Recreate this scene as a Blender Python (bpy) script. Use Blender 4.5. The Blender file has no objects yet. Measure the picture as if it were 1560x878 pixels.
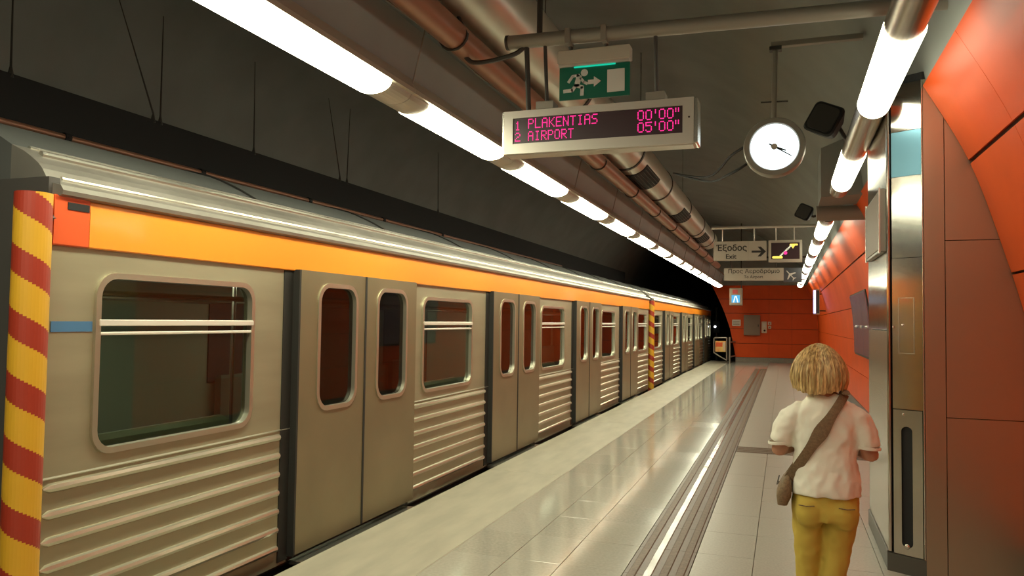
import bpy, math, random
from mathutils import Vector, Matrix, noise
random.seed(7)
C = bpy.context.scene.collection
PI = math.pi

# ------------------------------------------------------------------ camera, world, exposure
cam_d = bpy.data.cameras.new('camera')
cam = bpy.data.objects.new('camera', cam_d); C.objects.link(cam)
cam_d.sensor_width = 36.0; cam_d.lens = 27.0; cam_d.clip_end = 200
cam.matrix_world = (Matrix.Translation((0, 0, 1.65)) @ Matrix.Rotation(0.341132, 4, 'Z')
                    @ Matrix.Rotation(PI / 2 + 0.042014, 4, 'X') @ Matrix.Rotation(0.014, 4, 'Z'))
bpy.context.scene.camera = cam
world = bpy.data.worlds.new('world'); bpy.context.scene.world = world
world.use_nodes = True
world.node_tree.nodes['Background'].inputs[0].default_value = (0.9, 0.95, 1.0, 1)
world.node_tree.nodes['Background'].inputs[1].default_value = 0.0
vs = bpy.context.scene.view_settings
vs.view_transform = 'Standard'; vs.look = 'None'; vs.gamma = 1.0; vs.use_curve_mapping = False
vs.exposure = 0.40
bpy.context.scene.display_settings.display_device = 'sRGB'
LAMP = 27.0          # strength of the fluorescent diffusers

# ------------------------------------------------------------------ materials
def mat(name, col, rough=0.5, metal=0.0, nscale=0, namp=0.0, bump=0.0, stretch=(1, 1, 1), emit=None, es=0.0, col2=None, rvar=0.0, coat=0.0, detail=4.0, spec=0.5):
    m = bpy.data.materials.new(name); m.use_nodes = True
    nt = m.node_tree; b = nt.nodes['Principled BSDF']
    b.inputs['Base Color'].default_value = (*col, 1); b.inputs['Roughness'].default_value = rough
    b.inputs['Metallic'].default_value = metal; b.inputs['Specular IOR Level'].default_value = spec
    if coat: b.inputs['Coat Weight'].default_value = coat; b.inputs['Coat Roughness'].default_value = 0.08
    if emit: b.inputs['Emission Color'].default_value = (*emit, 1); b.inputs['Emission Strength'].default_value = es
    if nscale:
        tc = nt.nodes.new('ShaderNodeTexCoord'); mp = nt.nodes.new('ShaderNodeMapping')
        mp.inputs['Scale'].default_value = stretch
        nz = nt.nodes.new('ShaderNodeTexNoise'); nz.inputs['Scale'].default_value = nscale; nz.inputs['Detail'].default_value = detail
        nt.links.new(tc.outputs['Object'], mp.inputs[0]); nt.links.new(mp.outputs[0], nz.inputs['Vector'])
        if namp or col2:
            r = nt.nodes.new('ShaderNodeValToRGB')
            c2 = col2 or tuple(min(1, c * (1 + namp)) for c in col)
            c1 = col if col2 else tuple(c * (1 - namp) for c in col)
            r.color_ramp.elements[0].color = (*c1, 1); r.color_ramp.elements[1].color = (*c2, 1)
            r.color_ramp.elements[0].position = 0.35; r.color_ramp.elements[1].position = 0.65
            nt.links.new(nz.outputs['Fac'], r.inputs[0]); nt.links.new(r.outputs[0], b.inputs['Base Color'])
        if rvar:
            mr = nt.nodes.new('ShaderNodeMapRange')
            mr.inputs['To Min'].default_value = max(0, rough - rvar); mr.inputs['To Max'].default_value = rough + rvar
            nt.links.new(nz.outputs['Fac'], mr.inputs['Value']); nt.links.new(mr.outputs[0], b.inputs['Roughness'])
        if bump:
            bp = nt.nodes.new('ShaderNodeBump'); bp.inputs['Strength'].default_value = bump; bp.inputs['Distance'].default_value = 0.02
            nt.links.new(nz.outputs['Fac'], bp.inputs['Height']); nt.links.new(bp.outputs[0], b.inputs['Normal'])
    return m

def emis(name, col, s):
    m = bpy.data.materials.new(name); m.use_nodes = True
    nt = m.node_tree; nt.nodes.clear()
    e = nt.nodes.new('ShaderNodeEmission'); o = nt.nodes.new('ShaderNodeOutputMaterial')
    e.inputs[0].default_value = (*col, 1); e.inputs[1].default_value = s
    nt.links.new(e.outputs[0], o.inputs[0]); return m

def glass(name, tint, refl_rough=0.03):
    m = bpy.data.materials.new(name); m.use_nodes = True
    nt = m.node_tree; nt.nodes.clear()
    o = nt.nodes.new('ShaderNodeOutputMaterial'); t = nt.nodes.new('ShaderNodeBsdfTransparent'); t.inputs[0].default_value = (*tint, 1)
    g = nt.nodes.new('ShaderNodeBsdfGlossy'); g.inputs['Roughness'].default_value = refl_rough; g.inputs[0].default_value = (0.9, 0.9, 0.9, 1)
    lw = nt.nodes.new('ShaderNodeLayerWeight'); lw.inputs['Blend'].default_value = 0.5
    pw = nt.nodes.new('ShaderNodeMath'); pw.operation = 'POWER'; pw.inputs[1].default_value = 5.0
    f = nt.nodes.new('ShaderNodeMapRange'); f.inputs['To Min'].default_value = 0.04; f.inputs['To Max'].default_value = 0.95
    nt.links.new(lw.outputs['Facing'], pw.inputs[0]); nt.links.new(pw.outputs[0], f.inputs['Value'])
    mx = nt.nodes.new('ShaderNodeMixShader')
    nt.links.new(f.outputs[0], mx.inputs[0]); nt.links.new(t.outputs[0], mx.inputs[1]); nt.links.new(g.outputs[0], mx.inputs[2])
    nt.links.new(mx.outputs[0], o.inputs[0]); return m

M = {}
M['vault'] = mat('dark_vault_plaster', (0.23, 0.24, 0.22), 0.85, nscale=1.2, namp=0.07)
M['trackwall'] = mat('sooty_track_wall', (0.05, 0.046, 0.04), 0.9, nscale=1.0, namp=0.3)
M['black'] = mat('matt_black', (0.008, 0.008, 0.008), 0.8)
M['floor_base'] = mat('grout', (0.29, 0.27, 0.22), 0.8)
M['tile'] = mat('polished_granite', (0.38, 0.36, 0.305), 0.11, nscale=45, namp=0.06, rvar=0.03, detail=8, spec=0.6)
M['tile_b'] = mat('polished_granite_darker', (0.352, 0.332, 0.28), 0.13, nscale=45, namp=0.10, rvar=0.05, detail=8, spec=0.6)
M['tile_r'] = mat('matt_granite', (0.35, 0.325, 0.275), 0.34, nscale=60, namp=0.10, rvar=0.06, detail=8)
M['coping'] = mat('pale_concrete_coping', (0.37, 0.345, 0.265), 0.42, nscale=6, namp=0.10, stretch=(1, .25, 1), bump=0.02)
M['tactile'] = mat('brown_tactile_stone', (0.105, 0.070, 0.046), 0.45, nscale=50, namp=0.2, rvar=0.05)
M['tactile_rib'] = mat('worn_tactile_rib', (0.14, 0.096, 0.063), 0.5, nscale=50, namp=0.2, spec=0.25)
M['tactile_worn'] = mat('polished_tactile_rib', (0.15, 0.107, 0.072), 0.20, nscale=4.0, namp=0.1, rvar=0.16, spec=0.10)
M['orange_wall'] = mat('orange_enamel_panel', (0.64, 0.080, 0.012), 0.40, nscale=2.0, namp=0.05, spec=0.12)
M['joint'] = mat('dark_joint', (0.05, 0.018, 0.010), 0.8)
M['skirt'] = mat('grey_stone_skirting', (0.20, 0.18, 0.14), 0.35, nscale=30, namp=0.15)
M['skirt_d'] = mat('dark_skirting', (0.07, 0.063, 0.052), 0.35)
M['steel'] = mat('brushed_stainless', (0.56, 0.53, 0.47), 0.26, 1.0, nscale=5, bump=0.012, stretch=(.3, .3, 1.2), detail=0.0)
M['steel_m'] = mat('polished_stainless', (0.60, 0.575, 0.52), 0.14, 1.0, nscale=3.2, bump=0.10, stretch=(.15, .15, 1.7), detail=0.0)
M['steel_b'] = mat('satin_bronze_steel', (0.50, 0.44, 0.33), 0.34, 1.0, nscale=40, bump=0.01, stretch=(.04, 1, 1))
M['steel_blue_reflection'] = mat('painted_blue_reflection', (0.20, 0.45, 0.60), 0.3, 0.5)  # a blue reflection on the steel, put into the base colour
M['train'] = mat('unpainted_train_steel', (0.385, 0.36, 0.245), 0.45, 0.55, nscale=3, namp=0.07, stretch=(1, .3, 2), rvar=0.05)
M['train_b'] = mat('bare_steel_bead', (0.58, 0.56, 0.44), 0.32, 0.85)
M['door'] = mat('train_door_steel', (0.275, 0.235, 0.14), 0.42, 0.6, nscale=2, namp=0.06)
M['alu'] = mat('bright_aluminium', (0.72, 0.69, 0.61), 0.24, 0.95)
M['roof'] = mat('train_roof_grey', (0.33, 0.31, 0.27), 0.38, 0.6, nscale=3, namp=0.1)
M['roof_top'] = mat('train_roof_dark', (0.12, 0.125, 0.12), 0.5, 0.3)  # top of the roof, a darker grey than the cove
M['band'] = mat('orange_car_band', (0.92, 0.305, 0.022), 0.33, coat=0.3)
M['band_end'] = mat('red_orange_end', (0.72, 0.10, 0.018), 0.4)
M['rubber'] = mat('black_rubber', (0.018, 0.017, 0.014), 0.6)
M['under'] = mat('dark_underframe', (0.02, 0.018, 0.015), 0.7)
M['int_wall'] = mat('grey_green_interior', (0.34, 0.38, 0.28), 0.5)
M['int_dark'] = mat('dark_interior', (0.06, 0.055, 0.05), 0.6)
M['seat'] = mat('moulded_seat', (0.16, 0.17, 0.13), 0.4)
M['glass'] = glass('dark_train_glass', (0.62, 0.66, 0.58))
M['glass_d'] = glass('tinted_door_glass', (0.30, 0.28, 0.25))
M['blue'] = mat('blue_sticker', (0.06, 0.17, 0.33), 0.5)
M['yellow'] = mat('yellow_stripe', (0.62, 0.34, 0.02), 0.5)
M['red'] = mat('red_stripe', (0.32, 0.03, 0.012), 0.5)
M['lamp'] = emis('fluorescent_diffuser', (1.0, 0.985, 0.72), LAMP)
M['lamp_r'] = emis('fluorescent_diffuser_wall', (1.0, 0.97, 0.72), LAMP * .22)
M['added_uplight'] = emis('added_uplight_strip', (0.97, 1.0, 0.80), LAMP * .022)  # added emitter that brightens the vault, no part of the real lamps
M['hous'] = mat('grey_lamp_housing', (0.42, 0.38, 0.31), 0.4, 0.2)
M['hous_r'] = mat('bronze_lamp_tube', (0.42, 0.36, 0.29), 0.27, 0.9)
M['fascia'] = mat('grey_fascia', (0.245, 0.285, 0.275), 0.5, nscale=1.5, namp=0.06)
M['duct'] = mat('galvanised_duct', (0.60, 0.57, 0.48), 0.33, 0.6)
M['copper'] = mat('brown_painted_pipe', (0.34, 0.165, 0.10), 0.38, 0.35)
M['dark_m'] = mat('dark_bracket', (0.045, 0.04, 0.034), 0.5, 0.3)
M['grey_m'] = mat('grey_painted_steel', (0.26, 0.235, 0.195), 0.4, 0.3)
M['case'] = mat('silver_sign_case', (0.50, 0.46, 0.40), 0.35, 0.4)
M['case_w'] = mat('white_metal_sign', (0.42, 0.375, 0.30), 0.45)
M['screen'] = mat('dark_led_screen', (0.035, 0.012, 0.016), 0.35)
M['led'] = emis('pink_led', (1.0, 0.03, 0.26), 1.35)
M['green'] = mat('green_exit_plate', (0.004, 0.11, 0.065), 0.3)
M['teal'] = emis('lit_green_edge', (0.01, 0.42, 0.26), 1.0)
M['pict'] = mat('pale_pictogram', (0.55, 0.52, 0.47), 0.5)
M['clockface'] = emis('lit_clock_dial', (0.86, 0.98, 1.0), 1.7)
M['hand'] = mat('black_clock_hand', (0.01, 0.012, 0.012), 0.5)
M['text'] = mat('black_lettering', (0.02, 0.018, 0.015), 0.6)
M['yel_led'] = emis('yellow_led', (1.0, 0.72, 0.12), 1.0)
M['wht_led'] = emis('pale_led', (0.85, 0.80, 0.55), 0.8)
M['mag_led'] = emis('magenta_led', (0.9, 0.05, 0.30), 0.9)
M['plane_bg'] = mat('slate_sign_panel', (0.05, 0.052, 0.06), 0.5)
M['mon'] = emis('blue_monitor', (0.10, 0.42, 0.72), 0.9)
M['mon_w'] = emis('white_monitor_mark', (0.75, 0.9, 1.0), 1.0)
M['mon_r'] = mat('dark_red_plate', (0.35, 0.03, 0.02), 0.5)
M['cab'] = mat('grey_cabinet', (0.20, 0.135, 0.085), 0.5)
M['notice'] = mat('white_notice', (0.62, 0.56, 0.47), 0.5)
M['notice2'] = mat('cream_notice', (0.62, 0.50, 0.36), 0.5)
M['signlight'] = emis('violet_lightbox', (0.55, 0.50, 1.0), 2.2)
M['grey_violet_reflection'] = mat('grey_door_painted_violet_reflection', (0.42, 0.36, 0.49), 0.25, 0.85)  # grey steel with a violet reflection mixed into its base colour
M['car_fill'] = emis('added_car_fill', (1.0, 0.97, 0.80), 5.0)  # added emitter that brightens the car interior behind the windows
M['bar'] = mat('pale_window_bar', (0.78, 0.75, 0.66), 0.3, 0.25)
M['sig'] = emis('white_signal_lamp', (0.95, 0.97, 1.0), 6.0)
M['poster'] = mat('orange_gate_poster', (0.75, 0.30, 0.10), 0.5, nscale=6, col2=(0.75, 0.55, 0.16))
M['skin'] = mat('skin', (0.42, 0.20, 0.115), 0.5, nscale=20, namp=0.06)
M['shirt'] = mat('white_knit_cotton', (0.80, 0.765, 0.65), 0.85, nscale=160, bump=0.06)
M['trouser'] = mat('mustard_cotton', (0.53, 0.385, 0.06), 0.8, nscale=120, bump=0.04)
M['hair'] = mat('blonde_hair', (0.28, 0.155, 0.048), 0.42, nscale=42, col2=(0.84, 0.62, 0.28), stretch=(2.2, 2.2, .14), detail=3)
M['bag'] = mat('tan_bag_fabric', (0.19, 0.125, 0.065), 0.75, nscale=120, namp=0.2)
M['shoe'] = mat('white_shoe', (0.5, 0.47, 0.42), 0.6)
M['dark_eye'] = mat('dark_eye', (0.05, 0.03, 0.02), 0.3)
M['white_eye'] = mat('white_eye', (0.8, 0.78, 0.74), 0.3)
M['lips'] = mat('lips', (0.40, 0.13, 0.10), 0.5)

# ------------------------------------------------------------------ helpers
class MB:
    def __init__(s): s.v = []; s.f = []
    def add(s, vs_, fs):
        o = len(s.v); s.v += [tuple(p) for p in vs_]; s.f += [tuple(i + o for i in f) for f in fs]; return s
    def box(s, x0, x1, y0, y1, z0, z1):
        vs_ = [(x0, y0, z0), (x1, y0, z0), (x1, y1, z0), (x0, y1, z0), (x0, y0, z1), (x1, y0, z1), (x1, y1, z1), (x0, y1, z1)]
        return s.add(vs_, [(3, 2, 1, 0), (4, 5, 6, 7), (0, 1, 5, 4), (1, 2, 6, 5), (2, 3, 7, 6), (3, 0, 4, 7)])
    def bbox(s, x0, x1, y0, y1, z0, z1, b=0.004):
        # box whose six faces are inset by a chamfer b
        vs_ = []
        for z, i in ((z0, b), (z0 + b, 0), (z1 - b, 0), (z1, b)):
            vs_ += [(x0 + i, y0 + i, z), (x1 - i, y0 + i, z), (x1 - i, y1 - i, z), (x0 + i, y1 - i, z)]
        fs = [(3, 2, 1, 0), (12, 13, 14, 15)]
        for k in range(3):
            for j in range(4):
                a = k * 4 + j; c = k * 4 + (j + 1) % 4
                fs.append((a, c, c + 4, a + 4))
        return s.add(vs_, fs)
    def prism(s, poly, axis, a0, a1):
        def P(p, a):
            return {'x': (a, p[0], p[1]), 'y': (p[0], a, p[1]), 'z': (p[0], p[1], a)}[axis]
        n = len(poly)
        vs_ = [P(p, a0) for p in poly] + [P(p, a1) for p in poly]
        fs = [tuple(range(n)), tuple(range(2 * n - 1, n - 1, -1))]
        fs += [(i, n + i, n + (i + 1) % n, (i + 1) % n) for i in range(n)]
        return s.add(vs_, fs)
    def loft(s, rings, cap=True, closed=True):
        n = len(rings[0]); vs_ = [p for r in rings for p in r]; fs = []
        for k in range(len(rings) - 1):
            for j in range(n if closed else n - 1):
                a = k * n + j; b = k * n + (j + 1) % n
                fs.append((a, b, b + n, a + n))
        if cap and closed:
            fs.append(tuple(range(n - 1, -1, -1))); fs.append(tuple(range((len(rings) - 1) * n, len(rings) * n)))
        return s.add(vs_, fs)
    def tube(s, pts, r, n=10, cap=True, flat=1.0):
        pts = [Vector(p) for p in pts]; rs = r if isinstance(r, (list, tuple)) else [r] * len(pts)
        rings = []; up = None
        for i, p in enumerate(pts):
            t = (pts[min(i + 1, len(pts) - 1)] - pts[max(i - 1, 0)]).normalized()
            if up is None:
                up = Vector((0, 0, 1)) if abs(t.z) < 0.9 else Vector((0, 1, 0))
            u = t.cross(up).normalized(); w = u.cross(t).normalized(); up = w
            rr = rs[i]; ra, rb = rr if isinstance(rr, (list, tuple)) else (rr, rr * flat)
            rings.append([p + u * (ra * math.cos(2 * PI * k / n)) + w * (rb * math.sin(2 * PI * k / n)) for k in range(n)])
        return s.loft(rings, cap)
    def cyl(s, a, b, r, n=16): return s.tube([a, b], r, n)
    def revolve(s, prof, c, axis='y', n=32):
        rings = []
        for a, r in prof:
            ring = []
            for k in range(n):
                t = 2 * PI * k / n; p, q = r * math.cos(t), r * math.sin(t)
                ring.append({'y': (c[0] + p, c[1] + a, c[2] + q), 'x': (c[0] + a, c[1] + p, c[2] + q), 'z': (c[0] + p, c[1] + q, c[2] + a)}[axis])
            rings.append(ring)
        return s.loft(rings)
    def sphere(s, c, r, n=14, m=8):
        rx, ry, rz = r if isinstance(r, (tuple, list)) else (r, r, r)
        rings = []
        for i in range(1, m):
            ph = PI * i / m - PI / 2
            rings.append([(c[0] + rx * math.cos(ph) * math.cos(2 * PI * k / n), c[1] + ry * math.cos(ph) * math.sin(2 * PI * k / n), c[2] + rz * math.sin(ph)) for k in range(n)])
        return s.loft(rings)
    def build(s, name, m, parent=None, smooth=False, loc=None, rel=None):
        # vertices are given in world space; the mesh origin becomes the parent's base (or loc)
        off = Vector(loc) if loc is not None else (Vector(parent['base']) if parent is not None else Vector((0, 0, 0)))
        me = bpy.data.meshes.new(name)
        me.from_pydata([tuple(Vector(p) - off) for p in s.v], [], s.f); me.update()
        me.materials.append(m)
        o = bpy.data.objects.new(name, me); C.objects.link(o)
        if parent is not None:
            o.parent = parent; o.location = off - Vector(parent['base']); o['base'] = tuple(off)
        else:
            o.location = off; o['base'] = tuple(off)
        import bmesh
        bm = bmesh.new(); bm.from_mesh(me); bmesh.ops.recalc_face_normals(bm, faces=bm.faces)
        if smooth:
            for f in bm.faces: f.smooth = True
            for e in bm.edges:
                if len(e.link_faces) == 2 and e.calc_face_angle(0) > 0.6: e.smooth = False
        bm.to_mesh(me); bm.free()
        return o

def tag(o, label, cat, group=None, kind=None):
    if label: o['label'] = label
    if cat: o['category'] = cat
    if group: o['group'] = group
    if kind: o['kind'] = kind
    return o
def thing(name, loc, label, cat, group=None):
    o = bpy.data.objects.new(name, None); C.objects.link(o); o.location = loc; o['base'] = tuple(loc)
    o.empty_display_size = 0.1
    return tag(o, label, cat, group)
def struct(o): o['kind'] = 'structure'; return o
def piece(src, name, loc, parent):
    o = src.copy(); o.name = name; C.objects.link(o); o.parent = parent
    o.location = Vector(loc) - Vector(parent['base']); o['base'] = tuple(loc); return o
def copy_tree(src, loc=None, parent=None, label=None):
    c = src.copy(); C.objects.link(c)
    if parent is not None: c.parent = parent
    if loc is not None: c.location = loc; c['base'] = tuple(loc)
    if label: c['label'] = label
    for ch in list(src.children): copy_tree(ch, None, c)
    return c

def rrect(cx, cy, w, h, r, n=5):
    pts = []
    for sx, sy, a0 in ((1, 1, 0), (-1, 1, PI / 2), (-1, -1, PI), (1, -1, 1.5 * PI)):
        for i in range(n + 1):
            a = a0 + PI / 2 * i / n
            pts.append((cx + sx * (w / 2 - r) + r * math.cos(a), cy + sy * (h / 2 - r) + r * math.sin(a)))
    return pts
def frame_ring(mb, fx, outer, inner, d0, d1):
    n = len(outer)
    vs_ = [fx(*p, d0) for p in outer] + [fx(*p, d1) for p in outer] + [fx(*p, d1) for p in inner] + [fx(*p, d0) for p in inner]
    fs = []
    for i in range(n):
        j = (i + 1) % n
        for k in range(4):
            fs.append((k * n + i, k * n + j, ((k + 1) % 4) * n + j, ((k + 1) % 4) * n + i))
    return mb.add(vs_, fs)
def plate(mb, fx, poly, d0, d1):
    n = len(poly)
    vs_ = [fx(*p, d0) for p in poly] + [fx(*p, d1) for p in poly]
    fs = [tuple(range(n)), tuple(range(2 * n - 1, n - 1, -1))] + [(i, n + i, n + (i + 1) % n, (i + 1) % n) for i in range(n)]
    return mb.add(vs_, fs)
def holed(mb, fx, a0, a1, b0, b1, hole, n, d0, d1):
    # plate a0..a1 x b0..b1 with a rounded hole; hole = rrect points, n = points per corner - 1
    outer = []
    for c in range(4):
        C_ = ((a1, b1), (a0, b1), (a0, b0), (a1, b0))[c]
        p0 = hole[c * (n + 1)]; p1 = hole[c * (n + 1) + n]
        e0 = (C_[0], p0[1]) if c in (0, 2) else (p0[0], C_[1])
        e1 = (p1[0], C_[1]) if c in (0, 2) else (C_[0], p1[1])
        outer += [e0] + [C_] * (n - 1) + [e1]
    N = len(hole); vs_ = []
    for d in (d1, d0):
        vs_ += [fx(*p, d) for p in outer] + [fx(*p, d) for p in hole]
    fs = []
    for i in range(N):
        j = (i + 1) % N
        if outer[i] == outer[j]:
            fs.append((i, N + j, N + i))
        else:
            fs.append((i, j, N + j, N + i))
        fs.append((N + i, N + j, 3 * N + j, 3 * N + i))
    mb.add(vs_, fs)
    a = [(a0, b0), (a1, b0), (a1, b1), (a0, b1)]
    mb.add([fx(*p, d1) for p in a] + [fx(*p, d0) for p in a], [(i, (i + 1) % 4, 4 + (i + 1) % 4, 4 + i) for i in range(4)])
    return mb

def text_mesh(body, size, name, m, parent, origin, right, up, align='LEFT', thick=0.0015, width=None, bold=0.022):
    cu = bpy.data.curves.new(name, 'FONT'); cu.body = body; cu.size = size; cu.align_x = align; cu.extrude = thick; cu.resolution_u = 3; cu.offset = size * bold
    o = bpy.data.objects.new(name, cu); C.objects.link(o)
    dg = bpy.context.evaluated_depsgraph_get(); ev = o.evaluated_get(dg)
    me = bpy.data.meshes.new_from_object(ev)
    bpy.data.objects.remove(o); bpy.data.curves.remove(cu)
    R_, U_ = Vector(right).normalized(), Vector(up).normalized(); N_ = R_.cross(U_)
    xs = [v.co.x for v in me.vertices]; k = 1.0
    if width: k = width / (max(xs) - min(xs))
    base = Vector(parent['base'])
    for v in me.vertices:
        p = Vector(origin) + R_ * (v.co.x * k) + U_ * v.co.y + N_ * v.co.z
        v.co = p - base
    me.materials.clear(); me.materials.append(m)
    ob = bpy.data.objects.new(name, me); C.objects.link(ob); ob.parent = parent; ob['base'] = tuple(base)
    return ob

def catmull(P, n=6):
    out = []
    for i in range(len(P) - 1):
        p0 = P[max(i - 1, 0)]; p1 = P[i]; p2 = P[i + 1]; p3 = P[min(i + 2, len(P) - 1)]
        for k in range(n):
            t = k / n
            out.append(tuple(0.5 * (2 * b + (c - a) * t + (2 * a - 5 * b + 4 * c - d) * t * t + (3 * b - a - 3 * c + d) * t ** 3) for a, b, c, d in zip(p0, p1, p2, p3)))
    out.append(tuple(P[-1])); return out

# ------------------------------------------------------------------ setting: vault, walls, floor
Y0, Y1, YE = -6.0, 34.7, 48.0
def sheet(profile, y0, y1, name, m, thick=0.06, side=1):
    # strip with the given (x, z) profile swept along y; thickness outwards
    mb = MB(); n = len(profile); off = []
    for i, p in enumerate(profile):
        a = profile[max(i - 1, 0)]; b = profile[min(i + 1, n - 1)]
        t = Vector((b[0] - a[0], b[1] - a[1])).normalized(); off.append((p[0] + side * t.y * thick, p[1] - side * t.x * thick))
    poly = list(profile) + off[::-1]
    rings = [[(p[0], y, p[1]) for p in poly] for y in (y0, y1)]
    return mb.loft(rings)
vault_p = catmull([(-7.4, 3.0), (-7.1, 4.0), (-6.35, 5.0), (-5.0, 5.7), (-3.2, 6.0), (-1.4, 5.6), (-.2, 4.9), (.5, 4.25), (.80, 3.75), (.90, 3.25)], 5)
struct(sheet(vault_p, Y0, YE, 'ceiling', None, 0.15, -1).build('ceiling', M['vault'], smooth=True))
struct(MB().box(-7.55, -7.4, Y0, YE, -1.25, 3.05).build('wall_left', M['trackwall']))
struct(MB().box(-7.55, 2.2, Y0 - .15, Y0, -1.25, 6.3).build('wall_front', M['vault']))
struct(MB().box(-7.55, -1.2, YE, YE + .15, -1.25, 6.3).build('wall_tunnel_end', M['trackwall']))
struct(MB().box(-7.4, -3.12, Y0, YE, -1.25, -1.1).build('floor_track_bed', M['trackwall']))

# floor with tiles, tactile slabs
floor = struct(MB().box(-3.05, 1.75, Y0, Y1 + .3, -1.25, -.012).build('floor', M['floor_base']))
TX = [(-2.235, -1.805), (-1.80, -1.435), (-1.43, -1.005), (-.59, -.205), (-.20, .205), (.21, .615), (.62, 1.025), (1.03, 1.50)]
TL = 0.62; YS, YN = 2.0, 15.02
tile_src = {}
for ci, (xa, xb) in enumerate(TX):
    rest = MB(); y = YS; k = 0
    while y < Y1 - .1:
        y2 = min(y + TL, Y1)
        yy = y; shift = 0
        if 10.33 < y + TL and y < 10.83 and ci > 2:      # cut for the transverse band
            pass
        m = M['tile_r'] if ci > 2 else (M['tile'] if (ci * 7 + k * 3) % 5 else M['tile_b'])
        spans = [(y, y2)]
        if ci > 2:
            spans = []
            if y < 10.34: spans.append((y, min(y2, 10.34)))
            if y2 > 10.84: spans.append((max(y, 10.84), y2))
        for (ya, yb) in spans:
            if yb - ya < .03: continue
            if ya < YN:
                key = (ci, m.name, round(yb - ya, 3)); dz = random.uniform(-.0006, .0006)
                if key in tile_src:
                    piece(tile_src[key], 'tile', (xa, ya, dz), floor)
                else:
                    tile_src[key] = MB().bbox(xa, xb + .001, ya, yb - .002, -.02 + dz, dz, .0012).build('tile', m, floor, loc=(xa, ya, dz))
            else:
                rest.bbox(xa, xb + .001, ya, yb - .002, -.02, 0, .0012)
        y += TL; k += 1
    if rest.v:
        rest.build('tile_run', M['tile_r'] if ci > 2 else M['tile'], floor)['kind'] = 'stuff'
struct(MB().box(-2.235, 1.5, Y0, YS - .004, -.02, 0).build('floor_near_paving', M['tile_r']))
def tact(y, L, parent, src=None):
    mb = MB().bbox(-1.0, -.595, y, y + L - .002, -.02, .0, .0015)
    o = mb.build('tactile_slab', M['tactile'], parent, loc=(-1.0, y, 0))
    r = []
    for x in (-.945, -.845, -.745, -.645):
        rb = MB().prism([(x - .030, -.001), (x + .030, -.001), (x + .023, .0055), (x - .023, .0055)], 'y', y, y + L)
        r.append(rb.build('tactile_rib', M['tactile_worn'] if -.9 < x < -.8 else M['tactile_rib'], o))
    return o, r
y = YS; first = None
while y < 29.6:
    L = 0.62
    if y < 20:
        if first is None: first = tact(y, L, floor)
        else:
            s = piece(first[0], 'tactile_slab', (-1.0, y, 0), floor)
            for q in first[1]:
                c = q.copy(); C.objects.link(c); c.parent = s
        y += L
    else:
        Lr = 29.65 - y
        o, r = tact(y, Lr, floor); break
# transverse tactile band leading right
prev = None
for k, xa in enumerate((-.585, -.085, .415, .915)):
    xb = xa + .495 if k < 3 else 1.34
    o = MB().bbox(xa, xb, 10.345, 10.835, -.02, .0, .0015).build('tactile_slab', M['tactile'], floor, loc=(xa, 10.345, 0))
    rb = MB()
    for yy in (10.41, 10.53, 10.65, 10.77):
        rb.prism([(yy - .028, -.001), (yy + .028, -.001), (yy + .02, .005), (yy - .02, .005)], 'x', xa + .004, xb - .004)
    rb.build('tactile_rib', M['tactile_rib'], o)
# end of the floor past the strip
MB().bbox(-1.0, -.6, 29.66, Y1, -.02, 0, .002).build('tile', M['tile'], floor, loc=(-1.0, 29.66, 0))
# platform coping: pale concrete edge
cop = struct(MB().box(-3.06, -2.24, Y0, Y1 + .3, -.25, -.006).build('trim_1', M['floor_base']))
for k in range(8):
    ya = -1 + k * 4.5
    MB().bbox(-3.075, -2.242, ya, ya + 4.496, -.10, 0, .006).build('coping_slab', M['coping'], cop, loc=(-3.075, ya, 0))

# right wall: leaning orange enamel panels
far_p = catmull([(1.345, 0), (1.345, .5), (1.345, 1.0), (1.335, 1.5), (1.28, 2.1), (1.12, 2.73), (.865, 3.25)], 8)
near_p = catmull([(1.56, 0), (1.55, .6), (1.52, 1.2), (1.455, 1.65), (1.34, 2.1), (1.14, 2.73), (.865, 3.27)], 8)
def clip_profile(P, z0, z1):
    def at_z(z):
        for a, b in zip(P, P[1:]):
            if a[1] <= z <= b[1] and b[1] > a[1]:
                t = (z - a[1]) / (b[1] - a[1]); return (a[0] + t * (b[0] - a[0]), z)
        return P[-1] if z > P[-1][1] else P[0]
    n = 6
    return [at_z(z0 + (z1 - z0) * i / n) for i in range(n + 1)]
wall_r = struct(sheet([(p[0] + .026, p[1]) for p in far_p], 5.9, Y1 + .3, 'wall_right', None, 0.08, 1).build('wall_right', M['joint']))
wall_n = struct(sheet([(p[0] + .026, p[1]) for p in near_p], Y0, 5.69, 'wall_right', None, 0.08, 1).build('wall_right_near', M['joint']))
rows = [(.0, .735), (.745, 1.35), (1.36, 1.985), (2.0, 2.715), (2.74, 3.255)]
def wall_panels(P, ys, parent, gaps):
    for z0, z1 in rows:
        src = {}
        for ya, yb in zip(ys, ys[1:]):
            key = round(yb - ya, 3)
            if key in src: piece(src[key], 'wall_panel', (1.3, ya, z0), parent); continue
            pr = clip_profile(P, z0, z1)
            src[key] = sheet(pr, ya + gaps, yb - gaps, '', None, .02, 1).build('wall_panel', M['orange_wall'], parent, True, loc=(1.3, ya, z0))
wall_panels(far_p, [5.9 + 2.4 * k for k in range(13)], wall_r, .0035)
wall_panels(near_p, [-5.0, -2.0, 1.8, 4.66, 5.69], wall_n, .002)
struct(MB().box(1.318, 1.36, 5.9, Y1, 0, .17).build('baseboard_right', M['skirt_d']))
struct(MB().box(1.525, 1.57, Y0, 5.69, 0, .17).build('baseboard_right_near', M['skirt_d']))

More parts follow.
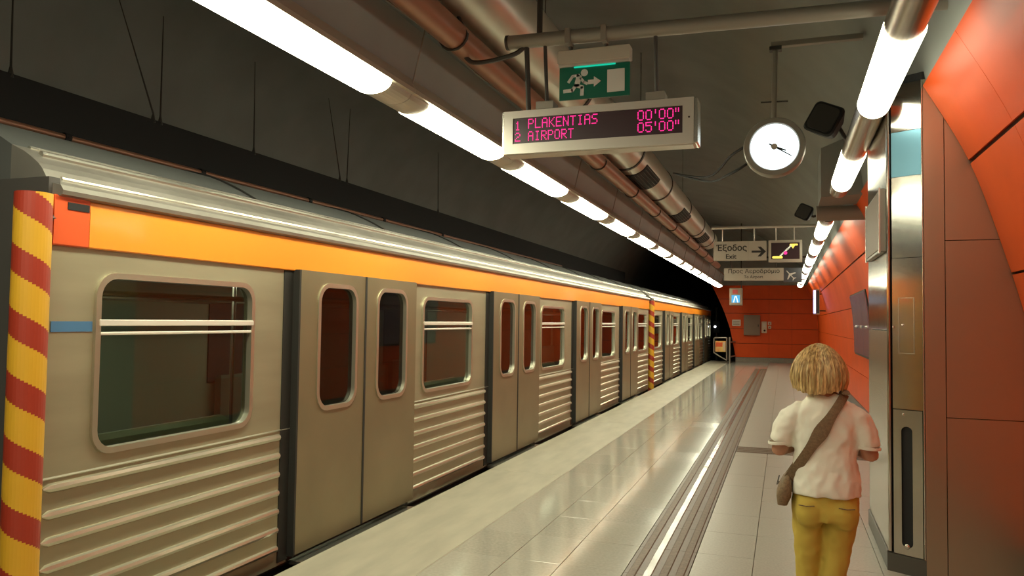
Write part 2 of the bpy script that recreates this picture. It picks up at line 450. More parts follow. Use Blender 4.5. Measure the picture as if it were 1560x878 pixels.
# end wall with the curved tunnel edge
edge = [(-2.0, 0), (-2.03, .4), (-2.12, .9), (-2.24, 1.45), (-2.42, 2.0), (-2.62, 2.5), (-2.85, 3.0), (-3.0, 3.3)]
wb = MB(); wb.prism([(1.42, 0), (1.42, 3.3)] + [(p[0] + .02, p[1]) for p in edge[::-1]], 'y', Y1 + .03, Y1 + .3)
wall_b = struct(wb.build('wall_back', M['joint']))
cols = [None, -.62, .30, 1.36]
brow = [(.2, .79), (.80, 1.42), (1.43, 2.09), (2.10, 2.70), (2.71, 3.3)]
def edge_x(z):
    for a, b in zip(edge, edge[1:]):
        if a[1] <= z <= b[1]: return a[0] + (b[0] - a[0]) * (z - a[1]) / (b[1] - a[1])
    return edge[-1][0]
for z0, z1 in brow:
    for k in range(3):
        zs = [z0 + (z1 - z0) * i / 4 for i in range(5)]
        left = [(edge_x(z), z) for z in zs] if k == 0 else [(cols[k] + .003, z0), (cols[k] + .003, z1)]
        poly = [(cols[k + 1] - .003, z1 - .004), (cols[k + 1] - .003, z0 + .004)] + [(a, min(max(b, z0 + .004), z1 - .004)) for a, b in left]
        MB().prism(poly, 'y', Y1, Y1 + .025).build('wall_panel', M['orange_wall'], wall_b, loc=(poly[1][0], Y1, z0))
bb = struct(MB().box(-2.0, 1.34, Y1 - .02, Y1 + .03, 0, .19).build('baseboard_back', M['skirt']))
bk = [(.9, 3.3)] + edge[-1:] + [(-3.4, 4.0), (-4.0, 4.7), (-4.6, 5.3), (-4.8, 5.8), (-3.2, 6.1), (-1.4, 5.75), (-.2, 5.0), (.5, 4.35), (.9, 3.8)]
struct(MB().prism(bk, 'y', Y1 - .1, Y1 + .3).build('wall_bulkhead', M['vault']))
# ceiling beam near the middle of the platform
struct(MB().cyl((.40, 10.9, 3.12), (1.02, 10.9, 3.12), .10, 20).build('trim_2', M['grey_m'], smooth=True))
struct(MB().prism([(.42, 3.20), (.93, 3.22), (.86, 3.55), (.72, 3.92), (.42, 3.80)], 'y', 10.0, 10.82).build('trim_3', M['vault']))

# ------------------------------------------------------------------ luminaires
ORD = ['first', 'second', 'third', 'fourth', 'fifth', 'sixth', 'seventh', 'eighth', 'ninth', 'tenth', 'eleventh', 'twelfth', 'thirteenth', 'fourteenth', 'fifteenth', 'sixteenth', 'seventeenth']
LX, LZ, LP, LL = -2.47, 3.15, 2.105, 1.54
def left_lamp(y):
    t = thing('strip_light', (LX, y, LZ), '', 'light', 'strip lights in the row above the train edge')
    bul = [(-.125 * math.cos(PI * i / 12), -.062 * math.sin(PI * i / 12)) for i in range(13)]
    prof = [(-.155, .0), (-.155, .03), (-.11, .11), (.11, .11), (.155, .03), (.155, .0)] + bul[::-1]
    MB().prism([(LX + a, LZ + b) for a, b in prof], 'y', y - (LP - LL) / 2 + .003, y + LL + (LP - LL) / 2 - .003).build('lamp_housing', M['hous'], t)
    arc = [(-.13 * math.cos(PI * i / 14), -.068 * math.sin(PI * i / 14)) for i in range(15)]
    MB().prism([(LX + a, LZ + b) for a, b in arc], 'y', y, y + LL).build('lamp_diffuser', M['lamp'], t, True)
    MB().prism([(LX - .150, LZ + .040), (LX - .115, LZ + .102), (LX - .122, LZ + .106), (LX - .157, LZ + .044)], 'y', y, y + LL).build('added_uplight_strip', M['added_uplight'], t)  # added glow strip on the hidden side of the housing, lifts the vault
    return t
l0 = None
for k in range(-3, 14):
    y = 2.72 + LP * k
    n = k + 4
    if k < 0: lab = ['fourth', 'third', 'second', 'first'][k + 4] + ' strip light behind the viewer in the row over the train edge'
    elif k == 0: lab = 'largest and nearest strip light over the train, cut by the top of the photo'
    else: lab = ORD[k] + ' strip light from the near end of the row over the train side'
    if k == 13: lab = 'farthest strip light of the row over the train side, by the end wall'
    if l0 is None: l0 = left_lamp(y); l0['label'] = lab
    else: copy_tree(l0, (LX, y, LZ), label=lab)
RX, RZ, RR = .575, 3.17, .098
def right_lamp(y, L, ya, yb, lab):
    t = thing('tube_light', (RX, y, RZ), lab, 'light', 'tube lights in the row along the orange wall')
    MB().cyl((RX, ya, RZ), (RX, yb, RZ), RR, 24).build('lamp_housing', M['hous_r'], t, True)
    rings = []
    r2 = RR + .006
    for s_, k in ((0, .9), (.01, 1), (L - .01, 1), (L, .9)):
        rings.append([(RX + r2 * k * math.cos(a), y + s_, RZ - .012 - r2 * k * math.sin(a)) for a in [-.12 * PI + 1.24 * PI * i / 16 for i in range(17)]])
    MB().loft(rings).build('lamp_diffuser', M['lamp_r'], t, True)
    return t
spec = [(-4.6, 1.5, -6.0, -3.1), (-1.65, 1.5, -3.1, 0.0), (1.3, 1.5, 0.0, 3.0), (4.25, 1.45, 3.0, 6.3), (7.3, 1.48, 6.3, 9.3)]
rl = ['farther tube light along the orange wall behind the viewer', 'nearer tube light along the orange wall behind the viewer', 'tube light along the orange wall, above the viewer',
      'big glaring tube light right beside the top of the steel pillar', 'tube light just right of the round clock, below the biggest tube']
for s_, lab in zip(spec, rl): right_lamp(*s_, lab)
r0 = None
for k in range(7):
    y = 12.05 + 2.95 * k
    lab = ORD[k] + ' tube light beyond the round ceiling beam, counted from the beam'
    if k == 6: lab = 'farthest tube light of the row along the orange wall, above the end wall'
    if r0 is None: r0 = right_lamp(y, 1.75, y - .6, y + 2.35, lab)
    else: copy_tree(r0, (RX, y, RZ), label=lab)

# fascia, cable and hanging rods beside the left row
fas = struct(MB().prism([(-2.42, 3.265), (-2.30, 3.58), (-2.315, 3.585), (-2.435, 3.27)], 'y', Y0, 32.0).build('trim_4', M['fascia']))
cb = MB(); pts = [(-2.265, -5 + .5 * i, 3.59 + .012 * math.sin(i * 1.7)) for i in range(74)]
cb.tube(pts, .016, 6)
tag(cb.build('thin_cable', M['alu'], smooth=True), 'pale thin cable running along the top edge of the grey fascia', 'cable')
rods = [4.55 + 2.105 * k for k in range(13)]
r0 = None
for i, y in enumerate(rods):
    lab = 'thin vertical rod hanging the strip lights, ' + ORD[i] + ' from the near end'
    if r0 is None:
        r0 = tag(MB().cyl((-2.345, y, 3.2), (-2.25, y, 3.60), .006, 6).build('hanger_rod', M['grey_m'], loc=(-2.345, y, 3.2)), lab, 'rod', 'hanger rods of the strip lights')
    else:
        c = r0.copy(); C.objects.link(c); c.location = (-2.345, y, 3.2); c['label'] = lab

# ducts
DX, DZ, DR = -1.987, 3.918, .265
dt = thing('air_duct', (DX, 0, DZ), 'large round silver air duct with dark grilles running under the ceiling', 'duct')
MB().cyl((DX, -5.5, DZ), (DX, 21.5, DZ), DR, 40).build('duct_tube', M['duct'], dt, True)
def arc_patch(y0, y1, a0, a1, r, n=10):
    ring = lambda y, rr: [(DX + rr * math.cos(a0 + (a1 - a0) * i / n), y, DZ + rr * math.sin(a0 + (a1 - a0) * i / n)) for i in range(n + 1)]
    A, B = ring(y0, r), ring(y1, r); A2, B2 = ring(y0, r - .02), ring(y1, r - .02)
    return MB().loft([A + A2[::-1], B + B2[::-1]])
ringsrc = None
for y in [1.5, 4.2, 7.1, 9.95, 12.6, 15.3, 18.0, 20.6]:
    mb = MB(); n = 40
    mb.loft([[(DX + r * math.cos(2 * PI * k / n), yy, DZ + r * math.sin(2 * PI * k / n)) for k in range(n)] for yy, r in ((y - .03, DR), (y - .03, DR + .012), (y + .03, DR + .012), (y + .03, DR))])
    mb.build('duct_collar', M['dark_m'], dt, True)
for y in (10.35, 14.45, 18.5):
    gl = arc_patch(y, y + 1.15, -.62 * PI, -.16 * PI, DR + .008).build('duct_grille', M['black'], dt, True)
    sl = MB()
    for k in range(9):
        a = -.62 * PI + (.46 * PI) * (k + .5) / 9
        p = (DX + (DR + .011) * math.cos(a), DZ + (DR + .011) * math.sin(a))
        sl.box(p[0] - .004, p[0] + .004, y + .05, y + 1.1, p[1] - .004, p[1] + .004)
    sl.build('grille_slat', M['dark_m'], gl)
pt = thing('brown_pipe', (-2.07, 0, 3.54), 'slim brown pipe running beside the big silver duct', 'pipe')
MB().cyl((-2.07, -5.5, 3.54), (-2.07, 26, 3.54), .095, 20).build('pipe_tube', M['copper'], pt, True)
for y in [4.6 + 2.1 * k for k in range(10)]:
    mb = MB().tube([(-2.07 + .1 * math.cos(a), y, 3.54 + .1 * math.sin(a)) for a in [PI * i / 8 - PI for i in range(9)]], .012, 6)
    mb.tube([(-2.165, y, 3.53), (-2.25, y, 3.58)], .014, 6); mb.tube([(-1.975, y, 3.53), (DX - .05, y, DZ - .26)], .014, 6)
    mb.build('pipe_bracket', M['dark_m'], pt, True)
for y in (2.6, 6.7, 11.7, 16.9):
    MB().tube([(DX - .1, y, DZ + .2), (DX - .1, y, 5.85)], .005, 6).build('duct_hanger', M['dark_m'], dt)

# ------------------------------------------------------------------ track side: dark screen, pipes, wires
sc = thing('track_screen', (-6.35, 0, 3.35), 'long dark panel hung by wires above the far side of the train', 'panel')
MB().box(-6.40, -6.32, -5, 32, 2.9, 3.73).build('screen_panel', M['black'], sc)
for y, dy in ((4.75, 0), (6.35, -.62), (6.45, .02), (8.0, 0), (10.0, -.4), (10.2, .1), (13.5, 0)):
    MB().tube([(-6.34, y, 3.7), (-6.34, y, 3.80), (-6.36, y + dy * .8, 4.9)], [.03, .010, .005], 6).build('hanging_wire', M['dark_m'], sc)
p2 = thing('wall_pipe', (-6.25, 0, 3.28), 'thin reddish pipe clipped along the dark panel behind the train', 'pipe')
MB().cyl((-6.26, -5, 3.28), (-6.26, 22, 3.28), .03, 12).build('pipe_tube', M['copper'], p2, True)
for y in (5.25, 7.0, 9.1, 11.2, 13.5):
    MB().cyl((-6.26, y - .03, 3.28), (-6.26, y + .03, 3.28), .045, 12).build('pipe_clip', M['black'], p2, True)

# ------------------------------------------------------------------ train
CX = -3.25; CY = 2.66; CL = 16.86
car = thing('train_car', (CX, CY, 0), 'near metro car of bare ribbed steel with an orange band over its doors', 'train car', 'metro cars at the platform')
fx = lambda a, b, d: (CX + d, a, b)
bays = [(2.66, 4.56), (6.38, 8.36), (10.18, 12.16), (13.98, 15.96), (17.78, 19.52)]
wins = [(2.92, 4.14), (6.60, 7.84), (10.38, 11.62), (14.18, 15.42), (17.98, 19.22)]
doors = [(4.56, 6.38), (8.36, 10.18), (12.16, 13.98), (15.96, 17.78)]
WZ0, WZ1 = .945, 1.865
for (ya, yb), (wa, wbb) in zip(bays, wins):
    hole = rrect((wa + wbb) / 2, (WZ0 + WZ1) / 2, wbb - wa - .05, WZ1 - WZ0 - .05, .10, 5)
    sp = holed(MB(), fx, ya, yb, .875, 1.985, hole, 5, -.05, 0).build('side_panel', M['train'], car)
    low = MB()
    prof = [(-.055, -.03), (-.055, .875), (.0, .875), (.004, .86)]
    for k in range(8):
        zt = .835 - .125 * k
        prof += [(-.004 + .004, zt - .02)] if False else []
    low.box(CX - .05, CX, ya, yb, -.04, .872)
    lp = low.build('skirt_panel', M['train'], car)
    MB().tube([(CX + .001, ya, .877), (CX + .001, yb, .877)], .007, 6).build('bead', M['train_b'], lp)
    for k in range(7):
        z = .832 - .125 * k
        MB().tube([(CX + .004, ya + .01, z), (CX + .004, ya + .04, z), (CX + .004, yb - .125, z), (CX + .004, yb - .11, z)], [(.004, .004), (.022, .022), (.022, .022), (.01, .01)], 8).build('bead', M['train_b'], lp, True)
    # dark strip ahead of the next door
    if yb < 19:
        MB().box(CX - .03, CX + .006, yb - .105, yb, -.02, 1.98).build('door_seal', M['rubber'], car)
    fr = frame_ring(MB(), fx, rrect((wa + wbb) / 2, (WZ0 + WZ1) / 2, wbb - wa, WZ1 - WZ0, .12, 6), rrect((wa + wbb) / 2, (WZ0 + WZ1) / 2, wbb - wa - .062, WZ1 - WZ0 - .062, .095, 6), -.03, .016).build('window_frame', M['train_b'], car, True)
    plate(MB(), fx, rrect((wa + wbb) / 2, (WZ0 + WZ1) / 2, wbb - wa - .07, WZ1 - WZ0 - .07, .09, 5), -.022, -.018).build('window_pane', M['glass'], fr)
    MB().bbox(CX - .016, CX + .022, wa + .02, wbb - .02, 1.592, 1.625).build('window_bar', M['bar'], fr)
    MB().bbox(CX - .016, CX + .012, wa + .02, wbb - .02, 1.545, 1.562).build('window_bar', M['bar'], fr)
    # interior bench by this window
    st = MB(); yc = (wa + wbb) / 2
    st.bbox(CX - .62, CX - .12, yc - .55, yc + .55, .38, .45, .02); st.bbox(CX - .20, CX - .12, yc - .55, yc + .55, .45, 1.02, .03)
    st.box(CX - .55, CX - .2, yc - .5, yc + .5, .0, .38)
    st.bbox(CX - 2.4, CX - 1.95, yc - .55, yc + .55, .38, .45, .02); st.bbox(CX - 2.45, CX - 2.37, yc - .55, yc + .55, .45, 1.02, .03)
    st.build('seat', M['seat'], car)
    fr2 = MB().box(CX - 2.50, CX - 2.485, wa, wbb, WZ0, WZ1).build('far_window', M['int_dark'], car)
for (ya, yb) in doors:
    ym = (ya + yb) / 2
    for a, b, s_ in ((ya + .005, ym - .004, 0), (ym + .004, yb - .005, 1)):
        wc = a + .285 * (b - a) + .245 if s_ == 0 else a + .2 * (b - a) + .265
        hole = rrect(wc, 1.435, .50, .89, .12, 5)
        dl = holed(MB(), fx, a, b, .005, 1.985, hole, 5, .0, .055).build('door_leaf', M['door'], car)
        fr = frame_ring(MB(), fx, rrect(wc, 1.435, .55, .94, .14, 6), rrect(wc, 1.435, .485, .875, .11, 6), .03, .064).build('door_window_frame', M['train_b'], dl, True)
        plate(MB(), fx, rrect(wc, 1.435, .51, .90, .12, 5), .028, .032).build('door_pane', M['glass_d'], dl)
        if s_ == 0: MB().box(CX + .0, CX + .058, a - .008, a + .012, .0, 1.985).build('door_edge', M['rubber'], dl)
    MB().box(CX + .01, CX + .060, ym - .012, ym + .012, .005, 1.985).build('door_edge', M['rubber'], car)
    MB().bbox(CX - .02, CX + .10, ya + .05, yb - .05, -.075, -.045).build('door_sill', M['alu'], car)
    MB().box(CX - .06, CX - .03, ya - .05, yb + .05, .0, .9).build('pocket_wall', M['int_dark'], car)
for (ya, yb) in bays[1:]:
    MB().bbox(CX - .03, CX + .085, ya + .12, ya + .85, -.13, -.10).build('step_plate', M['alu'], car)
    MB().bbox(CX - .03, CX + .07, ya + 1.0, min(ya + 1.75, 19.5), -.17, -.13).build('step_plate', M['grey_m'], car)
# band, gutter, roof
MB().bbox(CX - .05, CX + .020, CY + .20, CY + CL, 1.975, 2.205, .006).build('orange_band', M['band'], car)
eb = MB().bbox(CX - .05, CX + .022, CY + .0, CY + .195, 1.975, 2.215, .006).build('band_end_box', M['band_end'], car)
MB().box(CX + .0, CX + .026, CY + .07, CY + .19, 2.150, 2.185).build('vent_slot', M['black'], eb)
MB().box(CX - .02, CX + .004, CY + .02, CY + .25, 1.565, 1.615).build('blue_label', M['blue'], car)
roof_p = [(.012, 2.205), (.045, 2.215), (.05, 2.235), (.03, 2.262), (-.03, 2.275), (-.06, 2.30), (-.09, 2.345), (-.12, 2.375), (-.17, 2.41), (-.22, 2.44), (-.30, 2.475)]
top_p = [(-.30, 2.475), (-.5, 2.58), (-.8, 2.69), (-1.3, 2.76), (-1.8, 2.69), (-2.2, 2.5), (-2.45, 2.3)]
MB().loft([[(CX + p[0], y, p[1]) for p in roof_p + [(-.3, 2.20)]] for y in (CY + .02, CY + CL - .02)]).build('roof_cove', M['roof'], car)
tp = catmull(top_p, 4)
rf = MB().loft([[(CX + p[0], y, p[1]) for p in tp + [(-2.45, 2.2), (-.3, 2.2)]] for y in (CY + .02, CY + CL - .02)]).build('roof', M['roof_top'], car, True)
for (dx, dz, r) in ((-.065, 2.305, .014), (-.205, 2.435, .018), (-.285, 2.472, .012)):
    MB().tube([(CX + dx, CY + .1, dz), (CX + dx, CY + CL - .1, dz)], r, 8).build('roof_bead', M['alu'], car, True)
for k in range(1, 9):
    y = CY + k * 1.87
    MB().tube([(CX + p[0], y + (p[0] + .3) * -.0, p[1] + .005) for p in tp[:12]], .009, 6).build('roof_rib', M['under'], rf)
# ends, far side, floor, ceiling, underframe
for y in (CY + .0, CY + CL - .06):
    MB().box(CX - 2.58, CX - .02, y, y + .06, -.05, 2.3).build('end_wall', M['int_dark'], car)
MB().box(CX - 2.6, CX - 2.5, CY, CY + CL, -.05, 2.3).build('far_side', M['int_wall'], car)
MB().box(CX - 2.55, CX - .05, CY, CY + CL, -.08, -.03).build('car_floor', M['int_dark'], car)
MB().box(CX - 2.5, CX - .06, CY + .05, CY + CL - .05, 2.0, 2.1).build('car_ceiling', M['int_wall'], car)
for k in range(5):
    MB().bbox(CX - 1.42, CX - 1.10, CY + .6 + k * 3.3, CY + 2.6 + k * 3.3, 1.975, 2.005).build('added_ceiling_glow', M['car_fill'], car)  # added glow strips, put in to light the inside of the car
MB().box(CX - 2.4, CX - .10, CY + .1, CY + CL - .1, -.85, -.08).build('underframe', M['under'], car)
for x in (-.65, -1.85):
    MB().cyl((CX + x, CY + .2, 1.78), (CX + x, CY + CL - .2, 1.78), .018, 8).build('grab_rail', M['alu'], car, True)
for (ya, yb) in doors:
    MB().cyl((CX - 1.25, (ya + yb) / 2, -.03), (CX - 1.25, (ya + yb) / 2, 2.0), .02, 8).build('grab_pole', M['alu'], car, True)
car2 = copy_tree(car, (CX, CY + 17.45, 0), label='far metro car of the same train, beyond the striped gap guard')

# striped gap guards between cars: spiral of red and yellow
def guard(x, y, lab):
    t = thing('gap_guard', (x, y, -.1), lab, 'gap guard', 'striped gap guards between the cars')
    n = 32; per = .285; r = .078; z0, z1 = -.12, 2.20
    yl, rd = MB(), MB(); N = int((z1 - z0) / (per / 32))
    for i in range(N):
        for k in range(n):
            za = z0 + (z1 - z0) * i / N; zb = z0 + (z1 - z0) * (i + 1) / N
            ph = ((za - z0) / per + k / n) % 1.0
            a0, a1 = 2 * PI * k / n, 2 * PI * (k + 1) / n
            # stripes climb towards the right as seen from the platform
            s0, s1 = 0, 0
            q = [(x + r * math.cos(a0), y + r * math.sin(a0), za), (x + r * math.cos(a1), y + r * math.sin(a1), za), (x + r * math.cos(a1), y + r * math.sin(a1), zb), (x + r * math.cos(a0), y + r * math.sin(a0), zb)]
            (yl if ph < .55 else rd).add(q, [(0, 1, 2, 3)])
    MB().cyl((x, y, z0), (x, y, z1), r - .004, n).build('guard_core', M['red'], t, True)
    yl.build('yellow_stripe', M['yellow'], t); rd.build('red_stripe', M['red'], t)
    for z in (z0 + .1, z1 - .1):
        MB().cyl((x, y, z), (x - .02, y + .28 if y > 5 else y + .13, z), .02, 8).build('guard_bracket', M['dark_m'], t)
    return t
guard(CX + .02, 2.555, 'big red and yellow striped gap guard at the left edge')
guard(CX + .02, 19.86, 'far thin red and yellow striped gap guard between the two cars')

# ------------------------------------------------------------------ departure board and the pole that carries it
tp_ = thing('sign_pole', (-1.76, 4.85, 3.52), 'thick grey horizontal pole carrying the departure board and exit sign', 'pole')
MB().cyl((-1.77, 4.85, 3.54), (.90, 4.85, 3.49), .047, 20).build('pole_tube', M['grey_m'], tp_, True)
MB().cyl((-1.785, 4.85, 3.54), (-1.765, 4.85, 3.54), .05, 20).build('pole_cap', M['dark_m'], tp_, True)
MB().box(-1.36, -1.325, 4.795, 4.905, 3.475, 3.575).build('pole_clamp', M['grey_m'], tp_); MB().box(-1.12, -1.085, 4.795, 4.905, 3.47, 3.57).build('pole_clamp', M['grey_m'], tp_)
MB().cyl((-1.55, 4.85, 3.53), (-1.55, 4.85, 5.62), .02, 8).build('pole_hanger', M['dark_m'], tp_)
db = thing('departure_board', (-1.16, 4.85, 2.765), 'silver electronic board with pink lettering hanging from the grey pole', 'sign')
BX0, BX1, BZ0, BZ1, BY = -1.795, -.527, 2.765, 3.066, 4.85
bf = lambda a, b, d: (a, BY - d, b)
MB().bbox(BX0, BX1, BY, BY + .14, BZ0, BZ1, .012).build('board_case', M['case'], db)
frame_ring(MB(), bf, [(BX0 + .005, BZ0 + .005), (BX1 - .005, BZ0 + .005), (BX1 - .005, BZ1 - .005), (BX0 + .005, BZ1 - .005)],
           [(-1.727, 2.838), (-.60, 2.838), (-.60, 3.012), (-1.727, 3.012)], .0, .014).build('board_bezel', M['case'], db)
MB().box(-1.73, -.597, BY - .004, BY + .001, 2.835, 3.015).build('board_screen', M['screen'], db)
MB().cyl((-.56, BY - .018, 2.935), (-.56, BY - .010, 2.935), .006, 10).build('sensor', M['black'], db)
MB().bbox(BX1 - .004, BX1 + .02, BY - .01, BY + .15, BZ0 + .005, BZ1 - .005, .008).build('end_cap', M['alu'], db)
MB().bbox(BX0 - .008, BX0 + .004, BY - .01, BY + .15, BZ0 + .005, BZ1 - .005, .004).build('end_cap', M['alu'], db)
for x, m in ((-1.51, 'case'), (-.774, 'case')):
    MB().cyl((x, BY + .06, 3.11), (x, BY + .0, 3.50), .013, 8).build('hanger', M['dark_m'], db); MB().bbox(x - .06, x + .06, BY + .0, BY + .12, 3.064, 3.12).build('hanger_foot', M['grey_m'], db)
MB().cyl((-1.64, BY + .06, 3.06), (-1.64, BY, 3.50), .018, 8).build('cable_conduit', M['dark_m'], db)
FONT = {'P': '1111 1000110001 11110 10000 10000 10000', }
G = {
 'P': ['11110', '10001', '10001', '11110', '10000', '10000', '10000'], 'L': ['10000'] * 6 + ['11111'],
 'A': ['01110', '10001', '10001', '11111', '10001', '10001', '10001'], 'K': ['10001', '10010', '10100', '11000', '10100', '10010', '10001'],
 'E': ['11111', '10000', '10000', '11110', '10000', '10000', '11111'], 'N': ['10001', '11001', '11001', '10101', '10011', '10011', '10001'],
 'T': ['11111'] + ['00100'] * 6, 'I': ['01110'] + ['00100'] * 5 + ['01110'], 'S': ['01111', '10000', '10000', '01110', '00001', '00001', '11110'],
 'R': ['11110', '10001', '10001', '11110', '10100', '10010', '10001'], 'O': ['01110'] + ['10001'] * 5 + ['01110'],
 '0': ['01110'] + ['10001'] * 5 + ['01110'], '1': ['00100', '01100', '00100', '00100', '00100', '00100', '01110'],
 '2': ['01110', '10001', '00001', '00110', '01000', '10000', '11111'], '5': ['11111', '10000', '11110', '00001', '00001', '10001', '01110'],
 "'": ['010', '010', '010', '000', '000', '000', '000'], '"': ['101', '101', '101', '000', '000', '000', '000'], ' ': ['000'] * 7}
def led_line(s_, x0, x1, ztop, h):
    cols_ = sum(len(G[c][0]) + 1 for c in s_) - 1
    px = (x1 - x0) / cols_; pz = h / 7; mb = MB(); x = x0
    for c in s_:
        g = G[c]
        for r, row in enumerate(g):
            for k, ch in enumerate(row):
                if ch == '1':
                    cx, cz = x + (k + .5) * px, ztop - (r + .5) * pz; a = .38 * px; b = .36 * pz
                    mb.add([(cx - a, BY - .0055, cz - b), (cx + a, BY - .0055, cz - b), (cx + a, BY - .0055, cz + b), (cx - a, BY - .0055, cz + b)], [(0, 1, 2, 3)])
        x += (len(g[0]) + 1) * px
    mb.build('led_text', M['led'], db)
led_line('1', -1.715, -1.675, 2.992, .062); led_line('PLAKENTIAS', -1.622, -1.145, 3.005, .068); led_line("00'00\"", -.885, -.622, 3.003, .068)
led_line('2', -1.715, -1.675, 2.916, .062); led_line('AIRPORT', -1.622, -1.305, 2.920, .066); led_line("05'00\"", -.885, -.622, 2.925, .068)

# running man exit sign
ex = thing('exit_sign', (-1.18, 4.9, 3.115), 'green running man exit sign with arrow, hung above the departure board', 'sign')
EY = 4.9; ef = lambda a, b, d: (a, EY - d, b)
MB().bbox(-1.428, -.943, EY - .03, EY + .06, 3.362, 3.455, .006).build('sign_housing', M['case_w'], ex)
MB().bbox(-1.423, -.946, EY - .02, EY + .012, 3.345, 3.364, .003).build('housing_lip', M['case'], ex)
MB().box(-1.422, -.947, EY, EY + .012, 3.125, 3.362).build('green_plate', M['green'], ex)
MB().box(-1.32, -1.04, EY - .014, EY - .004, 3.335, 3.343).build('lit_edge', M['teal'], ex)
def stroke(mb, pts, w, f, d0=.0, d1=.004):
    for (a, b) in zip(pts, pts[1:]):
        A, B = Vector(a), Vector(b); t = (B - A).normalized(); n_ = Vector((-t.y, t.x)) * w / 2; e = t * w * .25
        q = [A - e + n_, A - e - n_, B + e - n_, B + e + n_]
        plate(mb, f, [tuple(p) for p in q], d0, d1)
rm = MB(); ox, oz = -1.40, 3.135     # local units: metres
P_ = lambda L: [(ox + a, oz + b) for a, b in L]
plate(rm, ef, P_([(.150 + .024 * math.cos(k * PI / 8), .165 + .024 * math.sin(k * PI / 8)) for k in range(16)]), 0, .004)
plate(rm, ef, P_([(.100, .160), (.135, .145), (.115, .075), (.078, .075)]), 0, .004)
stroke(rm, P_([(.115, .150), (.070, .148), (.042, .110)]), .018, ef)
stroke(rm, P_([(.125, .130), (.145, .103), (.168, .090)]), .018, ef)
stroke(rm, P_([(.100, .082), (.136, .068), (.134, .018)]), .024, ef)
stroke(rm, P_([(.092, .085), (.068, .052), (.012, .050)]), .023, ef)
rm.build('running_figure', M['pict'], ex)
plate(MB(), ef, P_([(.175, .085), (.215, .085), (.215, .065), (.262, .100), (.215, .135), (.215, .113), (.175, .113)]), 0, .004).build('arrow', M['pict'], ex)
plate(MB(), ef, P_([(.305, .02), (.420, .02), (.420, .170), (.305, .170)]), 0, .004).build('door_symbol', M['pict'], ex)
for x in (-1.34, -1.10): MB().cyl((x, EY - .01, 3.45), (x, 4.87, 3.50), .014, 8).build('sign_hook', M['dark_m'], ex)
# cable draped from the pole end
dc = MB().tube(catmull([(-1.66, 4.85, 3.50), (-1.72, 4.85, 3.46), (-1.85, 4.84, 3.43), (-1.99, 4.83, 3.42), (-2.05, 4.80, 3.44), (-2.12, 4.72, 3.56), (-2.14, 4.66, 3.66)], 5), .016, 6)
tag(dc.build('drooping_cable', M['dark_m'], smooth=True), 'dark cable drooping from the end of the grey pole to the brown pipe', 'cable')

# ------------------------------------------------------------------ clock
ck = thing('station_clock', (-.08, 6.9, 3.16), 'round lit white station clock in a grey ring, hanging on a stem', 'clock')
cc = (-.08, 6.9, 3.162)
MB().revolve([(.08, .20), (.08, .25), (-.02, .255), (-.05, .245), (-.05, .205), (-.03, .195)], cc, 'y', 48).build('clock_case', M['grey_m'], ck, True)
MB().revolve([(-.034, .2), (-.028, .2)], cc, 'y', 48).build('clock_dial', M['clockface'], ck)
def hand(deg, L, w, back):
    a = math.radians(deg); d = Vector((math.sin(a), math.cos(a))); n_ = Vector((-d.y, d.x)) * w
    q = [-d * back + n_, -d * back - n_, d * L - n_ * .6, d * L + n_ * .6]
    return plate(MB(), lambda a_, b_, d_: (cc[0] + a_, cc[1] - d_, cc[2] + b_), [tuple(p) for p in q], .037, .042)
hand(112, .10, .009, .03).build('hour_hand', M['hand'], ck); hand(122, .165, .006, .05).build('minute_hand', M['hand'], ck)
MB().revolve([(-.046, .026), (-.036, .026)], cc, 'y', 20).build('hand_boss', M['case_w'], ck)
MB().cyl((-.085, 6.9, 3.41), (-.072, 6.9, 4.06), .022, 12).build('clock_stem', M['grey_m'], ck, True)
MB().cyl((-.19, 6.9, 3.562), (.03, 6.9, 3.555), .007, 6).build('stem_cross_bar', M['dark_m'], ck)
MB().bbox(-.105, .62, 6.87, 6.93, 4.03, 4.075).build('clock_arm', M['grey_m'], ck)
MB().bbox(-.12, -.02, 6.86, 6.94, 4.0, 4.035).build('arm_bracket', M['dark_m'], ck)
for z, ze, xe in ((3.19, 3.16, -.72), (3.03, 3.11, -.74)):
    MB().tube(catmull([(-.31, 6.9, z), (-.45, 7.1, z - .035), (-.75, 8.2, ze + .02), (-1.38, 10.2, 3.62)], 6), .012, 6).build('guy_cable', M['black'], ck, True)

# loudspeakers
def speaker(c, s_, lab):
    t = thing('loudspeaker', c, lab, 'loudspeaker', 'loudspeakers under the ceiling')
    rings = []
    rot = Matrix.Rotation(.5, 3, 'Y') @ Matrix.Rotation(-.35, 3, 'Z')
    for d, w, h in ((-.16, .17, .17), (-.14, .185, .185), (.05, .13, .14), (.16, .07, .08), (.18, .05, .06)):
        rings.append([Vector(c) + s_ * (rot @ Vector((p[0], d, p[1]))) for p in rrect(0, 0, 2 * w * .8, 2 * h * .8, .05, 3)])
    MB().loft(rings).build('speaker_case', M['black'], t)
    g = []
    MB().loft([[Vector(c) + s_ * (rot @ Vector((p[0], d, p[1]))) for p in rrect(0, 0, .24, .24, .05, 3)] for d in (-.168, -.158)]).build('speaker_grille', M['dark_m'], t)
    MB().tube([c, (c[0] + .10, c[1] + .02, c[2] - .04), (.575, c[1] + .02, 3.26)], .018, 8).build('speaker_bracket', M['dark_m'], t)
speaker((.38, 7.55, 3.49), .98, 'dark loudspeaker hanging to the right of the round clock')
speaker((.30, 12.0, 3.27), .75, 'small dark loudspeaker beside the round ceiling beam')

